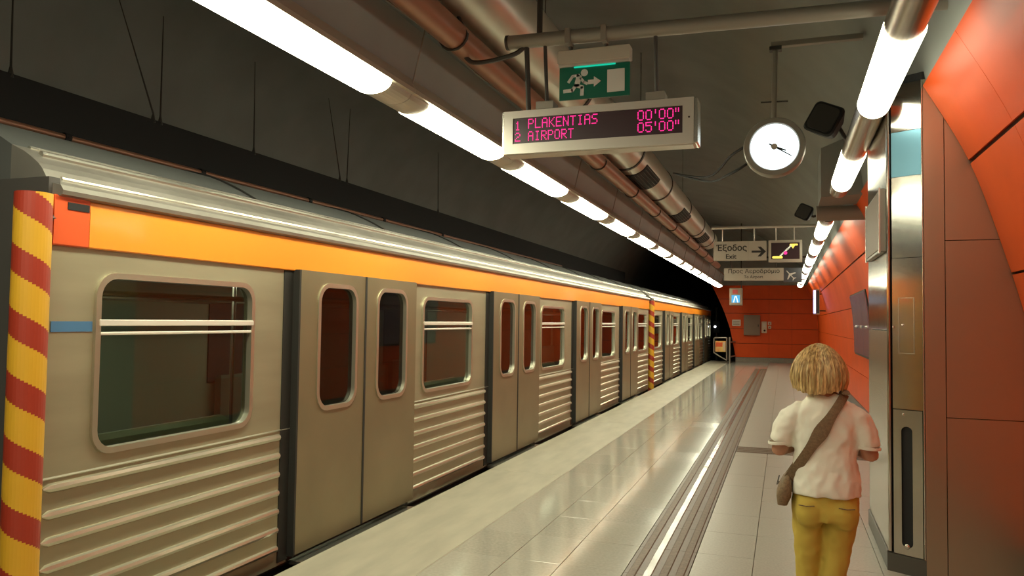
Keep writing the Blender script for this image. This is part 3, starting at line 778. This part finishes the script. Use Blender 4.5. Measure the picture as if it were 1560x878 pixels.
# ------------------------------------------------------------------ overhead signs farther on
ps = thing('sign_pole', (-1.35, 15.6, 3.52), 'pale thin pole carrying the Exit sign and escalator display', 'pole')
MB().cyl((-1.36, 15.6, 3.53), (.86, 15.6, 3.53), .03, 12).build('pole_tube', M['case'], ps, True)
xs_ = thing('exit_direction_sign', (-.82, 15.6, 2.88), 'pale rectangular sign with Greek word and Exit and black arrow', 'sign')
MB().bbox(-1.32, -.325, 15.6, 15.68, 2.88, 3.262, .006).build('sign_plate', M['case_w'], xs_)
MB().box(-.665, -.661, 15.597, 15.601, 2.89, 3.255).build('plate_joint', M['grey_m'], xs_)
text_mesh('Έξοδος', .165, 'greek_lettering', M['text'], xs_, (-1.27, 15.597, 3.075), (1, 0, 0), (0, 0, 1), width=.58)
text_mesh('Exit', .125, 'english_lettering', M['text'], xs_, (-1.09, 15.597, 2.92), (1, 0, 0), (0, 0, 1), width=.20)
af = lambda a, b, d: (a, 15.6 - d, b)
ar = MB(); plate(ar, af, [(-.60, 3.03), (-.425, 3.03), (-.49, 2.955), (-.43, 2.955), (-.335, 3.05), (-.43, 3.145), (-.49, 3.145), (-.425, 3.07), (-.60, 3.07)], 0, .004)
ar.build('arrow', M['text'], xs_)
for x in (-1.15, -.55): MB().cyl((x, 15.64, 3.26), (x, 15.61, 3.50), .012, 8).build('hanger', M['case'], xs_)
es = thing('escalator_display', (.017, 15.6, 2.84), 'dark lit display with yellow escalator symbol in a pale frame', 'sign')
frame_ring(MB(), af, [(-.288, 2.838), (.322, 2.838), (.322, 3.262), (-.288, 3.262)], [(-.24, 2.895), (.275, 2.895), (.275, 3.215), (-.24, 3.215)], -.1, .012).build('display_frame', M['case_w'], es)
MB().box(-.245, .28, 15.6, 15.66, 2.89, 3.22).build('display_screen', M['screen'], es)
e1 = MB(); n_ = 8; pts = []
for k in range(n_):
    a = -.085 + .20 * k / n_; b = 2.955 + .20 * k / n_; w = .20 / n_
    plate(e1, af, [(a, b), (a + w + .012, b), (a + w + .012, b + w + .022), (a + w - .002, b + w + .022), (a + w - .002, b + .022), (a, b + .022)], .002, .004)
e1.build('stair_symbol', M['wht_led'], es)
e2 = MB(); plate(e2, af, rrect(-.125, 2.933, .19, .05, .022, 4), .002, .004); e2.build('landing_symbol', M['yel_led'], es); e2 = MB(); plate(e2, af, rrect(.17, 3.172, .15, .036, .016, 4), .002, .004)
plate(e2, af, [(.115, 3.158), (.195, 3.158), (.155, 3.095)], .002, .004); e2.build('landing_symbol', M['yel_led'], es)
e3 = MB(); plate(e3, af, [(.02 + .035 * math.cos(k * PI / 6), 3.015 + .035 * math.sin(k * PI / 6)) for k in range(12)], .005, .007); e3.build('magenta_spot', M['mag_led'], es)
for x in (-.15, .18): MB().cyl((x, 15.64, 3.26), (x, 15.61, 3.50), .012, 8).build('hanger', M['case'], es)

aps = thing('airport_sign', (-.8, 22, 2.83), 'long pale sign pointing To Airport below the Exit sign', 'sign')
MB().bbox(-1.578, -.02, 22, 22.08, 2.83, 3.175, .006).build('sign_plate', M['case_w'], aps)
text_mesh('Προς Αεροδρόμιο', .155, 'greek_lettering', M['text'], aps, (-1.475, 21.997, 3.035), (1, 0, 0), (0, 0, 1), width=1.34, bold=.004)
text_mesh('To Airport', .115, 'english_lettering', M['text'], aps, (-1.05, 21.997, 2.895), (1, 0, 0), (0, 0, 1), width=.50, bold=.008)
MB().bbox(-.016, .445, 22, 22.08, 2.78, 3.175, .006).build('plane_panel', M['plane_bg'], aps)
apf = lambda a, b, d: (a, 22 - d, b)
pl = MB(); cx, cz = .15, 2.985; ca, sa = math.cos(2.3), math.sin(2.3)
def rotp(L): return [(cx + .15 * (a * ca - b * sa), cz + .15 * (a * sa + b * ca)) for a, b in L]
plate(pl, apf, rotp([(-1, -.08), (.85, -.08), (1.0, 0), (.85, .08), (-1, .08)]), 0, .004)
plate(pl, apf, rotp([(.25, .05), (-.25, .9), (-.42, .9), (-.15, .05)]), 0, .004); plate(pl, apf, rotp([(.25, -.05), (-.15, -.05), (-.42, -.9), (-.25, -.9)]), 0, .004)
plate(pl, apf, rotp([(-.75, .05), (-1.05, .38), (-1.12, .38), (-1.0, .0), (-1.12, -.38), (-1.05, -.38), (-.75, -.05)]), 0, .004)
pl.build('plane_symbol', M['pict'], aps)
MB().cyl((-1.6, 22.04, 3.46), (.86, 22.04, 3.46), .03, 10).build('sign_rail', M['dark_m'], aps)
for x in (-1.4, -.2): MB().cyl((x, 22.04, 3.17), (x, 22.04, 3.45), .012, 8).build('hanger', M['dark_m'], aps)

mo = thing('hanging_monitor', (-1.83, 32, 2.36), 'small box with a glowing blue screen hanging before the end wall', 'monitor')
MB().bbox(-2.08, -1.58, 32, 32.25, 2.37, 3.07, .02).build('monitor_case', M['cab'], mo)
MB().box(-2.0, -1.68, 31.99, 32.0, 2.48, 2.78).build('monitor_screen', M['mon'], mo)
stm = MB(); mf = lambda a, b, d: (a, 31.99 - d, b)
stroke(stm, [(-1.92, 2.5), (-1.86, 2.73), (-1.82, 2.73), (-1.76, 2.5)], .045, mf); stm.build('screen_symbol', M['mon_w'], mo)
MB().box(-1.96, -1.76, 31.99, 32.0, 2.84, 3.0).build('red_plate', M['mon_r'], mo)
MB().cyl((-1.63, 32.1, 3.0), (-1.63, 32.1, 5.7), .02, 8).build('monitor_rod', M['dark_m'], mo)

# ------------------------------------------------------------------ end wall fittings
def wallbox(name, x0, x1, z0, z1, d, m, lab, cat, extra=None):
    t = thing(name, ((x0 + x1) / 2, Y1 - d, z0), lab, cat)
    MB().bbox(x0, x1, Y1 - d, Y1 - .001, z0, z1, .012).build('cabinet_body' if d > .1 else 'plate', m, t)
    return t
cbx = wallbox('wall_cabinet', -1.65, -.98, 1.145, 2.025, .18, M['cab'], 'large square brown cabinet on the orange end wall', 'cabinet')
MB().bbox(-1.61, -1.02, Y1 - .195, Y1 - .178, 1.18, 1.99, .006).build('cabinet_door', M['cab'], cbx); MB().bbox(-1.07, -1.04, Y1 - .21, Y1 - .19, 1.52, 1.62).build('handle', M['dark_m'], cbx)
nt_ = wallbox('notice_board', -2.14, -1.785, 1.54, 1.815, .03, M['notice'], 'small white notice left of the brown wall cabinet', 'notice')
for k in range(3): MB().box(-2.10, -1.83, Y1 - .033, Y1 - .029, 1.60 + .06 * k, 1.625 + .06 * k).build('print_line', M['cab'], nt_)
ph = wallbox('call_point', -.925, -.712, 1.25, 1.75, .08, M['notice2'], 'tall cream call point right of the brown wall cabinet', 'call point')
MB().cyl((-.80, Y1 - .10, 1.36), (-.80, Y1 - .075, 1.36), .045, 12).build('push_button', M['black'], ph); MB().bbox(-.88, -.76, Y1 - .088, Y1 - .078, 1.5, 1.68).build('speaker_plate', M['notice'], ph)
n2 = wallbox('notice_plate', -.665, -.525, 1.60, 1.745, .03, M['notice2'], 'upper tiny cream plate beside the tall call point', 'notice'); MB().box(-.61, -.58, Y1 - .034, Y1 - .03, 1.62, 1.70).build('print_mark', M['red'], n2)
n3 = wallbox('notice_plate', -.655, -.535, 1.44, 1.56, .03, M['notice2'], 'lower tiny cream plate beside the tall call point', 'notice'); MB().box(-.62, -.57, Y1 - .034, Y1 - .03, 1.47, 1.53).build('print_mark', M['cab'], n3)

# gate at the platform end
gt = thing('platform_end_gate', (-2.2, 33.4, 0), 'grey tubular gate with an orange poster at the platform end', 'gate')
gy = 33.4
MB().tube([(-2.16, gy, 0), (-2.16, gy, 1.07)], .04, 10).build('gate_post', M['grey_m'], gt, True); MB().tube([(-2.28, gy, .1), (-2.28, gy, 1.04)], .028, 10).build('gate_upright', M['grey_m'], gt, True)
MB().tube(catmull([(-2.28, gy, 1.04), (-2.6, gy, 1.04), (-2.76, gy, 1.02), (-2.80, gy, .94), (-2.80, gy, .5), (-2.78, gy, .40), (-2.55, gy, .25), (-2.28, gy, .10)], 4), .03, 10).build('gate_frame', M['grey_m'], gt, True)
for z in (.25, .85): MB().tube([(-2.16, gy, z), (-2.02, gy + 1.3, z)], .03, 8).build('hinge_rail', M['grey_m'], gt)
po = MB().bbox(-2.74, -2.32, gy - .035, gy - .02, .45, .90, .004).build('gate_poster', M['poster'], gt)
MB().box(-2.42, -2.34, gy - .038, gy - .034, .50, .86).build('poster_strip', M['notice2'], po); MB().box(-2.72, -2.45, gy - .038, gy - .034, .66, .84).build('poster_block', M['band_end'], po)
sgn = thing('signal_lamp', (-3.05, 37.6, 0), 'bright white signal lamp on a dark post in the tunnel mouth', 'signal')
MB().cyl((-3.05, 37.7, -1.1), (-3.05, 37.7, 2.4), .05, 8).build('signal_post', M['dark_m'], sgn); MB().bbox(-3.2, -2.9, 37.6, 37.8, 1.2, 1.75).build('signal_case', M['black'], sgn)
MB().revolve([(-.01, .05), (0.02, .05)], (-3.1, 37.59, 1.48), 'y', 16).build('signal_lens', M['sig'], sgn)

# three-door steel cabinet and lightbox on the right wall
def wall_x(z, P=far_p):
    for a, b in zip(P, P[1:]):
        if a[1] <= z <= b[1]: return a[0] + (b[0] - a[0]) * (z - a[1]) / (b[1] - a[1])
    return P[-1][0]
def wall_patch(y0, y1, z0, z1, out, th):
    zs = [z0 + (z1 - z0) * i / 6 for i in range(7)]
    pr = [(wall_x(z) - out, z) for z in zs]
    return sheet(pr, y0, y1, '', None, th, 1)
wc = thing('wall_locker', (1.3, 14, 1.08), 'tall glossy grey three-door locker set in the orange right wall', 'cabinet')
wall_patch(13.75, 16.75, 1.08, 2.24, .02, .05).build('locker_frame', M['dark_m'], wc)
for k in range(3):
    ya = 13.79 + k * .98
    d_ = wall_patch(ya, ya + .955, 1.12, 2.21, .035, .02).build('locker_door', M['grey_violet_reflection'], wc, True)
    MB().sphere((wall_x(1.62) - .045, ya + .12, 1.62), .028, 10, 6).build('locker_lock', M['alu'], d_, True)
lb = thing('projecting_lightbox', (1.2, 27, 1.9), 'small lit violet sign box sticking out of the far right wall', 'sign')
MB().bbox(.90, 1.085, 27.0, 27.16, 1.98, 2.80, .01).build('box_case', M['case'], lb); MB().box(.91, .965, 26.985, 27.0, 2.02, 2.77).build('lit_strip', M['signlight'], lb)
MB().box(.895, .902, 27.02, 27.14, 2.02, 2.77).build('lit_face', M['signlight'], lb); MB().box(.98, 1.075, 26.985, 27.0, 2.02, 2.77).build('dark_face', M['plane_bg'], lb)
for z in (2.1, 2.65): MB().cyl((1.08, 27.08, z), (1.27 if z < 2.3 else 1.15, 27.08, z), .02, 8).build('box_bracket', M['dark_m'], lb)
wn = thing('wall_notice', (1.3, 12.9, 1.38), 'narrow pale framed notice on the right wall at the pillar edge', 'notice')
wall_patch(12.75, 13.2, 1.36, 1.70, .012, .01).build('notice_frame', M['notice'], wn); wall_patch(12.79, 13.16, 1.39, 1.67, .016, .006).build('notice_sheet', M['notice2'], wn)

# ------------------------------------------------------------------ steel pillar
PY = 5.70
pi_ = thing('steel_pillar', (1.0, PY, 0), 'stainless steel clad pillar projecting from the orange wall', 'pillar')
pf = lambda a, b, d: (a, PY - d, b)
MB().prism([(.69, 5.84), (.872, 5.72), (1.62, 5.712), (1.62, 7.06), (.69, 7.06)], 'z', 0, 3.36).build('pillar_core', M['black'], pi_)
lf = lambda a, b, d: (.664 + .012 - d, a, b)
MB().bbox(.664, .69, 5.835, 6.35, 1.62, 3.3, .002).build('left_panel', M['steel_m'], pi_); MB().bbox(.664, .69, 6.356, 7.05, 1.62, 3.3, .002).build('left_panel', M['steel_m'], pi_)
MB().bbox(.664, .69, 5.835, 7.05, .135, 1.614, .002).build('left_panel', M['steel'], pi_)
MB().tube([(.676, 5.822, .13), (.676, 5.822, 3.3)], .014, 10).build('corner_trim', M['steel_m'], pi_, True)
pc = lambda a, b, d: (a - d * .503, 5.822 - (a - .664) * .583 - d * .864, b)
# front strip: polished panel above, door with a slot below
plate(MB(), pc, [(.694, 2.975), (.862, 2.975), (.862, 3.3), (.694, 3.3)], -.012, .002).build('front_panel', M['steel_m'], pi_)
plate(MB(), pc, [(.694, 2.665), (.862, 2.665), (.862, 2.972), (.694, 2.972)], -.012, .002).build('blue_reflection_panel', M['steel_blue_reflection'], pi_)  # plain steel here; the blue is a reflection painted as a panel
plate(MB(), pc, [(.694, 2.11), (.862, 2.11), (.862, 2.662), (.694, 2.662)], -.012, .002).build('front_panel', M['steel_m'], pi_)
mid = plate(MB(), pc, [(.694, 1.09), (.862, 1.09), (.862, 2.107), (.694, 2.107)], -.012, .002).build('front_panel', M['steel_m'], pi_)
ox_ = [(.728, 1.46), (.818, 1.46), (.818, 1.84), (.728, 1.84)]; ix_ = [(.733, 1.468), (.813, 1.468), (.813, 1.835), (.733, 1.835)]
frame_ring(MB(), pc, ox_, ix_, .0, .0045).build('hatch_rim', M['alu'], mid)
for x, z in ((.752, 1.655), (.700, 1.640)): MB().sphere(pc(x, z, .005), .008, 8, 6).build('screw_head', M['alu'], mid, True)
for x, z in ((.752, 1.055),): MB().sphere(pc(x, z, .005), .008, 8, 6).build('screw_head', M['alu'], pi_, True)
slot = rrect(.772, .575, .062, .80, .031, 5)
dr = holed(MB(), pc, .696, .858, .125, 1.085, slot, 5, -.012, .004).build('slot_door', M['steel'], pi_)
plate(MB(), pc, rrect(.772, .575, .066, .81, .03, 5), -.014, -.010).build('slot_recess', M['black'], dr)
MB().sphere(pc(.772, .185, .006), .019, 12, 8).build('slot_knob', M['alu'], dr, True)
MB().tube([(.866, PY + .0, .1), (.866, PY + .0, 3.3)], .0045, 6).build('edge_trim', M['alu'], pi_)
plate(MB(), pf, [(.872, .0), (.993, .0), (.993, 3.3), (.872, 3.3)], -.012, .006).build('side_strip', M['steel_b'], pi_)
for z0, z1 in ((0.0, 1.052), (1.057, 2.212), (2.217, 3.3)):
    plate(MB(), pf, [(.998, z0), (1.62, z0), (1.62, z1), (.998, z1)], -.012, .004).build('front_wide_panel', M['steel_b'], pi_)
MB().bbox(.655, .69, 5.825, 7.06, 0, .13, .004).build('pillar_skirting', M['skirt_d'], pi_); MB().prism([(.655, 5.83), (.655, 5.815), (.872, 5.688), (.872, 5.72), (.69, 5.84)], 'z', 0, .12).build('pillar_skirting', M['skirt_d'], pi_)
# shallow sign box on the pillar's left face
sb = thing('pillar_sign_box', (.64, 6.2, 2.15), 'shallow framed sign box on the left side of the steel pillar', 'sign')
MB().bbox(.625, .662, 5.85, 6.78, 2.16, 2.60, .004).build('box_body', M['grey_m'], sb)
MB().bbox(.617, .627, 5.845, 5.885, 2.15, 2.61, .003).build('box_edge', M['alu'], sb)
MB().bbox(.617, .627, 6.75, 6.785, 2.15, 2.61, .003).build('box_edge', M['alu'], sb)
MB().box(.618, .626, 5.90, 6.74, 2.18, 2.58).build('sign_face', M['cab'], sb)

# ------------------------------------------------------------------ the woman
WX, WY = .187, 4.04
wo = thing('person', (WX, WY, 0), 'person seen from behind walking in white top and mustard trousers', 'person')
W = lambda x, y, z: (WX + x, WY + y, z)
def ell(cx, cy, z, rx, ry, n=24, pw=2.3):
    out = []
    for k in range(n):
        a = 2 * PI * k / n; c, s_ = math.cos(a), math.sin(a)
        out.append(W(cx + rx * math.copysign(abs(c) ** (2 / pw), c), cy + ry * math.copysign(abs(s_) ** (2 / pw), s_), z))
    return out
def vox(o, size, smooth=6, tex=None, amp=0.0):
    r = o.modifiers.new('remesh', 'REMESH'); r.mode = 'VOXEL'; r.voxel_size = size; r.use_smooth_shade = True
    s_ = o.modifiers.new('smooth', 'SMOOTH'); s_.iterations = smooth; s_.factor = .5
    if tex:
        d = o.modifiers.new('folds', 'DISPLACE'); d.texture = tex; d.strength = amp; d.mid_level = .5; d.texture_coords = 'LOCAL'
def fold_tex(name, size):
    t = bpy.data.textures.new(name, 'CLOUDS'); t.noise_scale = size; t.noise_depth = 1; return t
# skin: one continuous body
b = MB()
b.loft([ell(0, 0, z, rx, ry) for z, rx, ry in ((.80, .13, .10), (.9, .14, .105), (1.0, .128, .095), (1.1, .125, .09), (1.2, .125, .085), (1.25, .105, .07), (1.29, .07, .055), (1.325, .052, .055))])
hx = -.018
b.tube([W(-.005, .0, 1.28), W(hx + .005, .012, 1.34), W(hx, .02, 1.40)], [.055, .05, .052], 16)          # neck
b.sphere(W(hx, .03, 1.445), (.072, .09, .105), 20, 14)                                                    # skull
b.sphere(W(hx, .065, 1.395), (.052, .055, .06), 16, 10)                                                   # jaw
b.tube([W(hx, .118, 1.455), W(hx, .135, 1.425), W(hx, .125, 1.415)], [.009, .014, .012], 10)              # nose
for s_ in (-1, 1): b.sphere(W(hx + s_ * .073, .03, 1.44), (.012, .022, .032), 10, 8)                      # ears
for s_, ex_, ez in ((-1, -.212, 1.035), (1, .198, 1.035)):
    sh = W(s_ * .115, 0, 1.215); el = W(ex_, -.005, ez); wr = W(s_ * .115 - .01, .205, 1.045)
    b.tube([sh, [(p + q) / 2 for p, q in zip(sh, el)], el, W((ex_ + s_ * .115) / 2, .10, ez + .005), wr], [.032, .040, .039, .037, .026], 14)
    hc = Vector(wr); pd = Vector((-s_ * .55, .8, .05)).normalized(); sd = Vector((0, 0, 1)); nn = pd.cross(sd)
    b.tube([hc - pd * .01, hc + pd * .03, hc + pd * .085], [(.022, .026), (.018, .036), (.014, .038)], 12)
    for f_, (o_, L) in enumerate(((.030, .062), (.010, .072), (-.010, .068), (-.029, .052))):
        p0 = hc + pd * .07 + sd * o_; cu_ = nn * (s_ * .012)
        b.tube([p0, p0 + pd * L * .45 + cu_ * .3, p0 + pd * L * .75 + cu_ * 1.2, p0 + pd * L * .85 + cu_ * 2.4], [.0095, .009, .0085, .007], 8)
    p0 = hc + pd * .025 + sd * .028
    b.tube([p0, p0 + sd * .028 + pd * .02, p0 + sd * .04 + pd * .05], [.012, .0105, .008], 8)
for s_, hp, kn, an in ((-1, (-.075, 0, .80), (-.083, .015, .45), (-.086, .0, .09)), (1, (.068, 0, .80), (.036, -.005, .45), (.030, -.06, .09))):
    b.tube([W(*hp), W(*[(p + q) / 2 for p, q in zip(hp, kn)]), W(*kn), W((kn[0] + an[0]) / 2, (kn[1] + an[1]) / 2 - .01, .28), W(*an), W(an[0], an[1] + .0, .05)], [.078, .066, .05, .05, .034, .034], 14)
    b.tube([W(an[0], an[1] - .04, .035), W(an[0], an[1] + .05, .035), W(an[0], an[1] + .15, .025)], [(.032, .03), (.036, .03), (.036, .02)], 12)
bo = b.build('body', M['skin'], wo, True); vox(bo, .007, 4)
# face
fc = MB()
for s_ in (-1, 1): fc.sphere(W(hx + s_ * .031, .108, 1.455), .013, 12, 8)
eye = fc.build('eye', M['white_eye'], wo, True); fi = MB()
for s_ in (-1, 1): fi.sphere(W(hx + s_ * .031, .1175, 1.455), .0055, 10, 6)
fi.build('iris', M['dark_eye'], eye, True)
MB().tube([W(hx - .024, .113, 1.383), W(hx - .01, .121, 1.386), W(hx + .01, .121, 1.386), W(hx + .024, .113, 1.383)], [.003, .006, .006, .003], 8).build('mouth', M['lips'], wo, True)
# trousers
t = MB()
t.loft([ell(0, 0, z, rx, ry) for z, rx, ry in ((.90, .138, .112), (.83, .148, .122), (.77, .152, .13), (.72, .145, .128))])
for s_, hp, kn, an, r_ in ((-1, (-.076, 0, .80), (-.083, .01, .46), (-.086, -.005, .10), (.080, .076, .062, .056, .052, .054)), (1, (.07, 0, .80), (.034, -.01, .46), (.030, -.065, .10), (.082, .078, .066, .060, .054, .056))):
    t.tube([W(*hp), W(hp[0] + (kn[0] - hp[0]) * .35, -.005, .68), W(hp[0] + (kn[0] - hp[0]) * .75, .0, .55), W(*kn), W((kn[0] + an[0]) / 2, (kn[1] + an[1]) / 2 - .01, .28), W(*an)], list(r_), 18)
for s_ in (-1, 1): t.sphere(W(s_ * .07, -.07, .765), (.075, .068, .085), 16, 10)
to = t.build('trousers', M['trouser'], wo, True); vox(to, .008, 4, fold_tex('trouser_folds', .06), .014)
for x in (-.09, .085):
    MB().tube([W(x - .035, -.136, .80), W(x, -.141, .797), W(x + .035, -.135, .80)], .0025, 5).build('pocket_seam', M['bag'], wo)
# top
s = MB()
s.loft([ell(cx, cy, z, rx, ry) for cx, cy, z, rx, ry in ((.0, -.005, .838, .158, .135), (0, -.005, .86, .156, .136), (0, -.002, .93, .152, .126), (-.002, 0, 1.0, .143, .114), (-.002, 0, 1.07, .142, .110), (0, 0, 1.14, .148, .110), (0, 0, 1.20, .150, .104), (0, 0, 1.24, .136, .092), (0, 0, 1.275, .108, .078), (0, .002, 1.302, .080, .066), (0, .004, 1.318, .064, .057))])
for s_, pts in ((-1, [(-.05, 0, 1.225), (-.11, 0, 1.225), (-.155, 0, 1.185), (-.186, 0, 1.13), (-.206, -.003, 1.066)]), (1, [(.05, 0, 1.225), (.105, 0, 1.225), (.145, 0, 1.185), (.170, 0, 1.13), (.186, -.003, 1.066)])):
    s.tube([W(*p) for p in pts], [.040, .058, .064, .062, .058], 18)
so = s.build('knit_top', M['shirt'], wo, True); vox(so, .008, 5, fold_tex('top_folds', .055), .020)
for s_, a_, c_ in ((-1, -.2055, 1.069), (1, .1855, 1.069)):
    ring = [W(a_ + .0555 * math.cos(k * PI / 12), -.003 + .0555 * math.sin(k * PI / 12), c_ + s_ * -.004 * math.cos(k * PI / 12)) for k in range(25)]
    MB().tube(ring, [(.004, .008)] * 25, 6).build('sleeve_hem', M['shirt'], wo, True)
# hair: bob with combed strands
HC = (hx - .005, .005)
def hair_pt(th, t_, lift=0.0):
    # th: angle around the head (0 = right, pi/2 = front), t_: 0 crown .. 1 tips
    z = 1.560 - .232 * (t_ ** 1.55)
    prof = math.sin(min(t_ * 1.75, PI / 2)) if t_ < .9 else 1
    wx = .121 * prof * (1 - .10 * max(0, t_ - .85) / .15); wy = .117 * prof * (1 - .10 * max(0, t_ - .85) / .15)
    wx *= 1 + .05 * math.sin(t_ * 3)
    front = max(0, math.cos(th - PI / 2 - .25))
    if front > .55 and t_ > .35:
        k = min(1, (front - .55) / .2) * min(1, (t_ - .35) / .12); wx *= 1 - .5 * k; wy *= 1 - .55 * k
    wob = 1 + .008 * math.sin(th * 17 + 2 * math.sin(t_ * 2)) + .006 * math.sin(th * 31 + 1.3 + t_ * 1.5) + .02 * noise.noise((math.cos(th) * 2, math.sin(th) * 2, t_ * 1.2))
    z += .012 * t_ * math.sin(th * 2.3 + .6) + .003 * math.sin(th * 23) * t_
    lean = -.012 * t_ * math.cos(th + .2)
    return W(HC[0] + (wx * wob + lift) * math.cos(th) - .006 + .014 * t_ * (1 if math.cos(th) > 0 else -.6) * abs(math.cos(th)), HC[1] + (wy * wob + lift) * math.sin(th), z)
h = MB(); NT = 120
ts = [.03, .08, .15, .23, .32, .42, .52, .62, .72, .82, .91, 1.0]
rings = [[hair_pt(2 * PI * k / NT, t_) for k in range(NT)] for t_ in ts]
inner = [tuple(Vector(p) * .0 + Vector(W(HC[0], HC[1] + .01, p[2] + .02)) * .35 + Vector(p) * .65) for p in rings[-1]]
h.loft(rings + [inner])
rs = random.Random(3)
for k in range(130):
    th = rs.uniform(0, 2 * PI); fr_ = max(0, math.cos(th - PI / 2 - .25))
    if fr_ > .5: continue
    dth = rs.uniform(-.12, .12); t0 = rs.uniform(.03, .3); t1 = rs.uniform(.88, 1.04); lf_ = rs.uniform(.0, .0025)
    h.tube([hair_pt(th + dth * j / 9, t0 + (t1 - t0) * j / 9, lf_) for j in range(10)], [.001] + [.0019] * 7 + [.0015, .0005], 4)
h.build('hair', M['hair'], wo, True)
# shoes
for s_, an in ((-1, (-.086, .0)), (1, (.030, -.06))):
    sh = MB(); sh.tube([W(an[0], an[1] - .055, .04), W(an[0], an[1] - .03, .045), W(an[0], an[1] + .05, .045), W(an[0], an[1] + .13, .032), W(an[0], an[1] + .18, .024)], [(.026, .032), (.040, .043), (.044, .044), (.042, .030), (.022, .018)], 14)
    sh.build('shoe', M['shoe'], wo, True)
    MB().bbox(WX + an[0] - .04, WX + an[0] + .04, WY + an[1] - .075, WY + an[1] + .18, .0, .016, .006).build('shoe_sole', M['dark_m'], wo)

# shoulder bag across her back
bg = thing('shoulder_bag', (WX - .18, WY - .02, .75), 'tan cross-body bag with a wide strap worn by the person', 'bag')
def back_y(x, z):
    for (z0, rx0, ry0), (z1, rx1, ry1) in zip(BK, BK[1:]):
        if z0 <= z <= z1:
            t_ = (z - z0) / (z1 - z0); rx = rx0 + t_ * (rx1 - rx0); ry = ry0 + t_ * (ry1 - ry0); break
    else: rx, ry = .15, .11
    q = min(.98, abs(x) / rx); return -ry * (1 - q ** 2.3) ** (1 / 2.3)
BK = [(.78, .160, .138), (.86, .158, .138), (.93, .154, .128), (1.0, .146, .117), (1.07, .145, .113), (1.14, .151, .113), (1.2, .157, .108), (1.25, .152, .096), (1.285, .122, .082), (1.33, .07, .06)]
path = []
for i in range(22):
    t_ = i / 21; x = .088 + (-.168 - .088) * (t_ ** .95); z = 1.322 + (.90 - 1.322) * t_
    w_ = .020 + .012 * math.exp(-((t_ - .42) / .12) ** 2) + .004 * t_
    yb_ = back_y(x, z) - .012 if x > -.145 else back_y(-.145, z) - .012 + (abs(x) - .145) * 1.2
    path.append((x, yb_, z, w_))
st = MB(); rings = []
for i, (x, y, z, w_) in enumerate(path):
    a = path[max(i - 1, 0)]; c_ = path[min(i + 1, len(path) - 1)]
    d = Vector((c_[0] - a[0], 0, c_[2] - a[2])).normalized(); n_ = Vector((-d.z, 0, d.x)) * w_
    e_ = [(x + n_.x, z + n_.z), (x - n_.x, z - n_.z)]
    y1 = min(y, max(back_y(e_[0][0], e_[0][1]) - .008, y - .02) if abs(e_[0][0]) < .14 else y); y2 = y
    rings.append([W(e_[0][0], y, e_[0][1]), W(x, y - .004, z), W(e_[1][0], y, e_[1][1]), W(e_[1][0], y + .006, e_[1][1]), W(x, y + .004, z), W(e_[0][0], y + .006, e_[0][1])])
st.loft(rings).build('strap', M['bag'], bg, True)
fr_s = MB().tube(catmull([W(.088, -.075, 1.322), W(.083, -.03, 1.335), W(.07, .05, 1.30), W(.0, .115, 1.15), W(-.1, .125, 1.0), W(-.185, .06, .88)], 5), [(.018, .004)] * 26, 8)
fr_s.build('front_strap', M['bag'], bg, True)
pouch = MB(); rings = []
for z, rx, ry, cx in ((.772, .006, .05, -.197), (.778, .022, .085, -.197), (.82, .034, .10, -.190), (.86, .030, .098, -.183), (.90, .016, .08, -.176), (.918, .006, .05, -.172)):
    rings.append([W(cx + a - 0, .0 + b_, z) for a, b_ in rrect(0, 0, 2 * rx, 2 * ry, min(rx, ry) * .8, 3)])
pouch.loft(rings).build('pouch', M['bag'], bg, True)
MB().tube([W(-.212, -.08, .89), W(-.222, .0, .862), W(-.212, .08, .89)], .003, 6).build('flap_seam', M['dark_m'], bg)
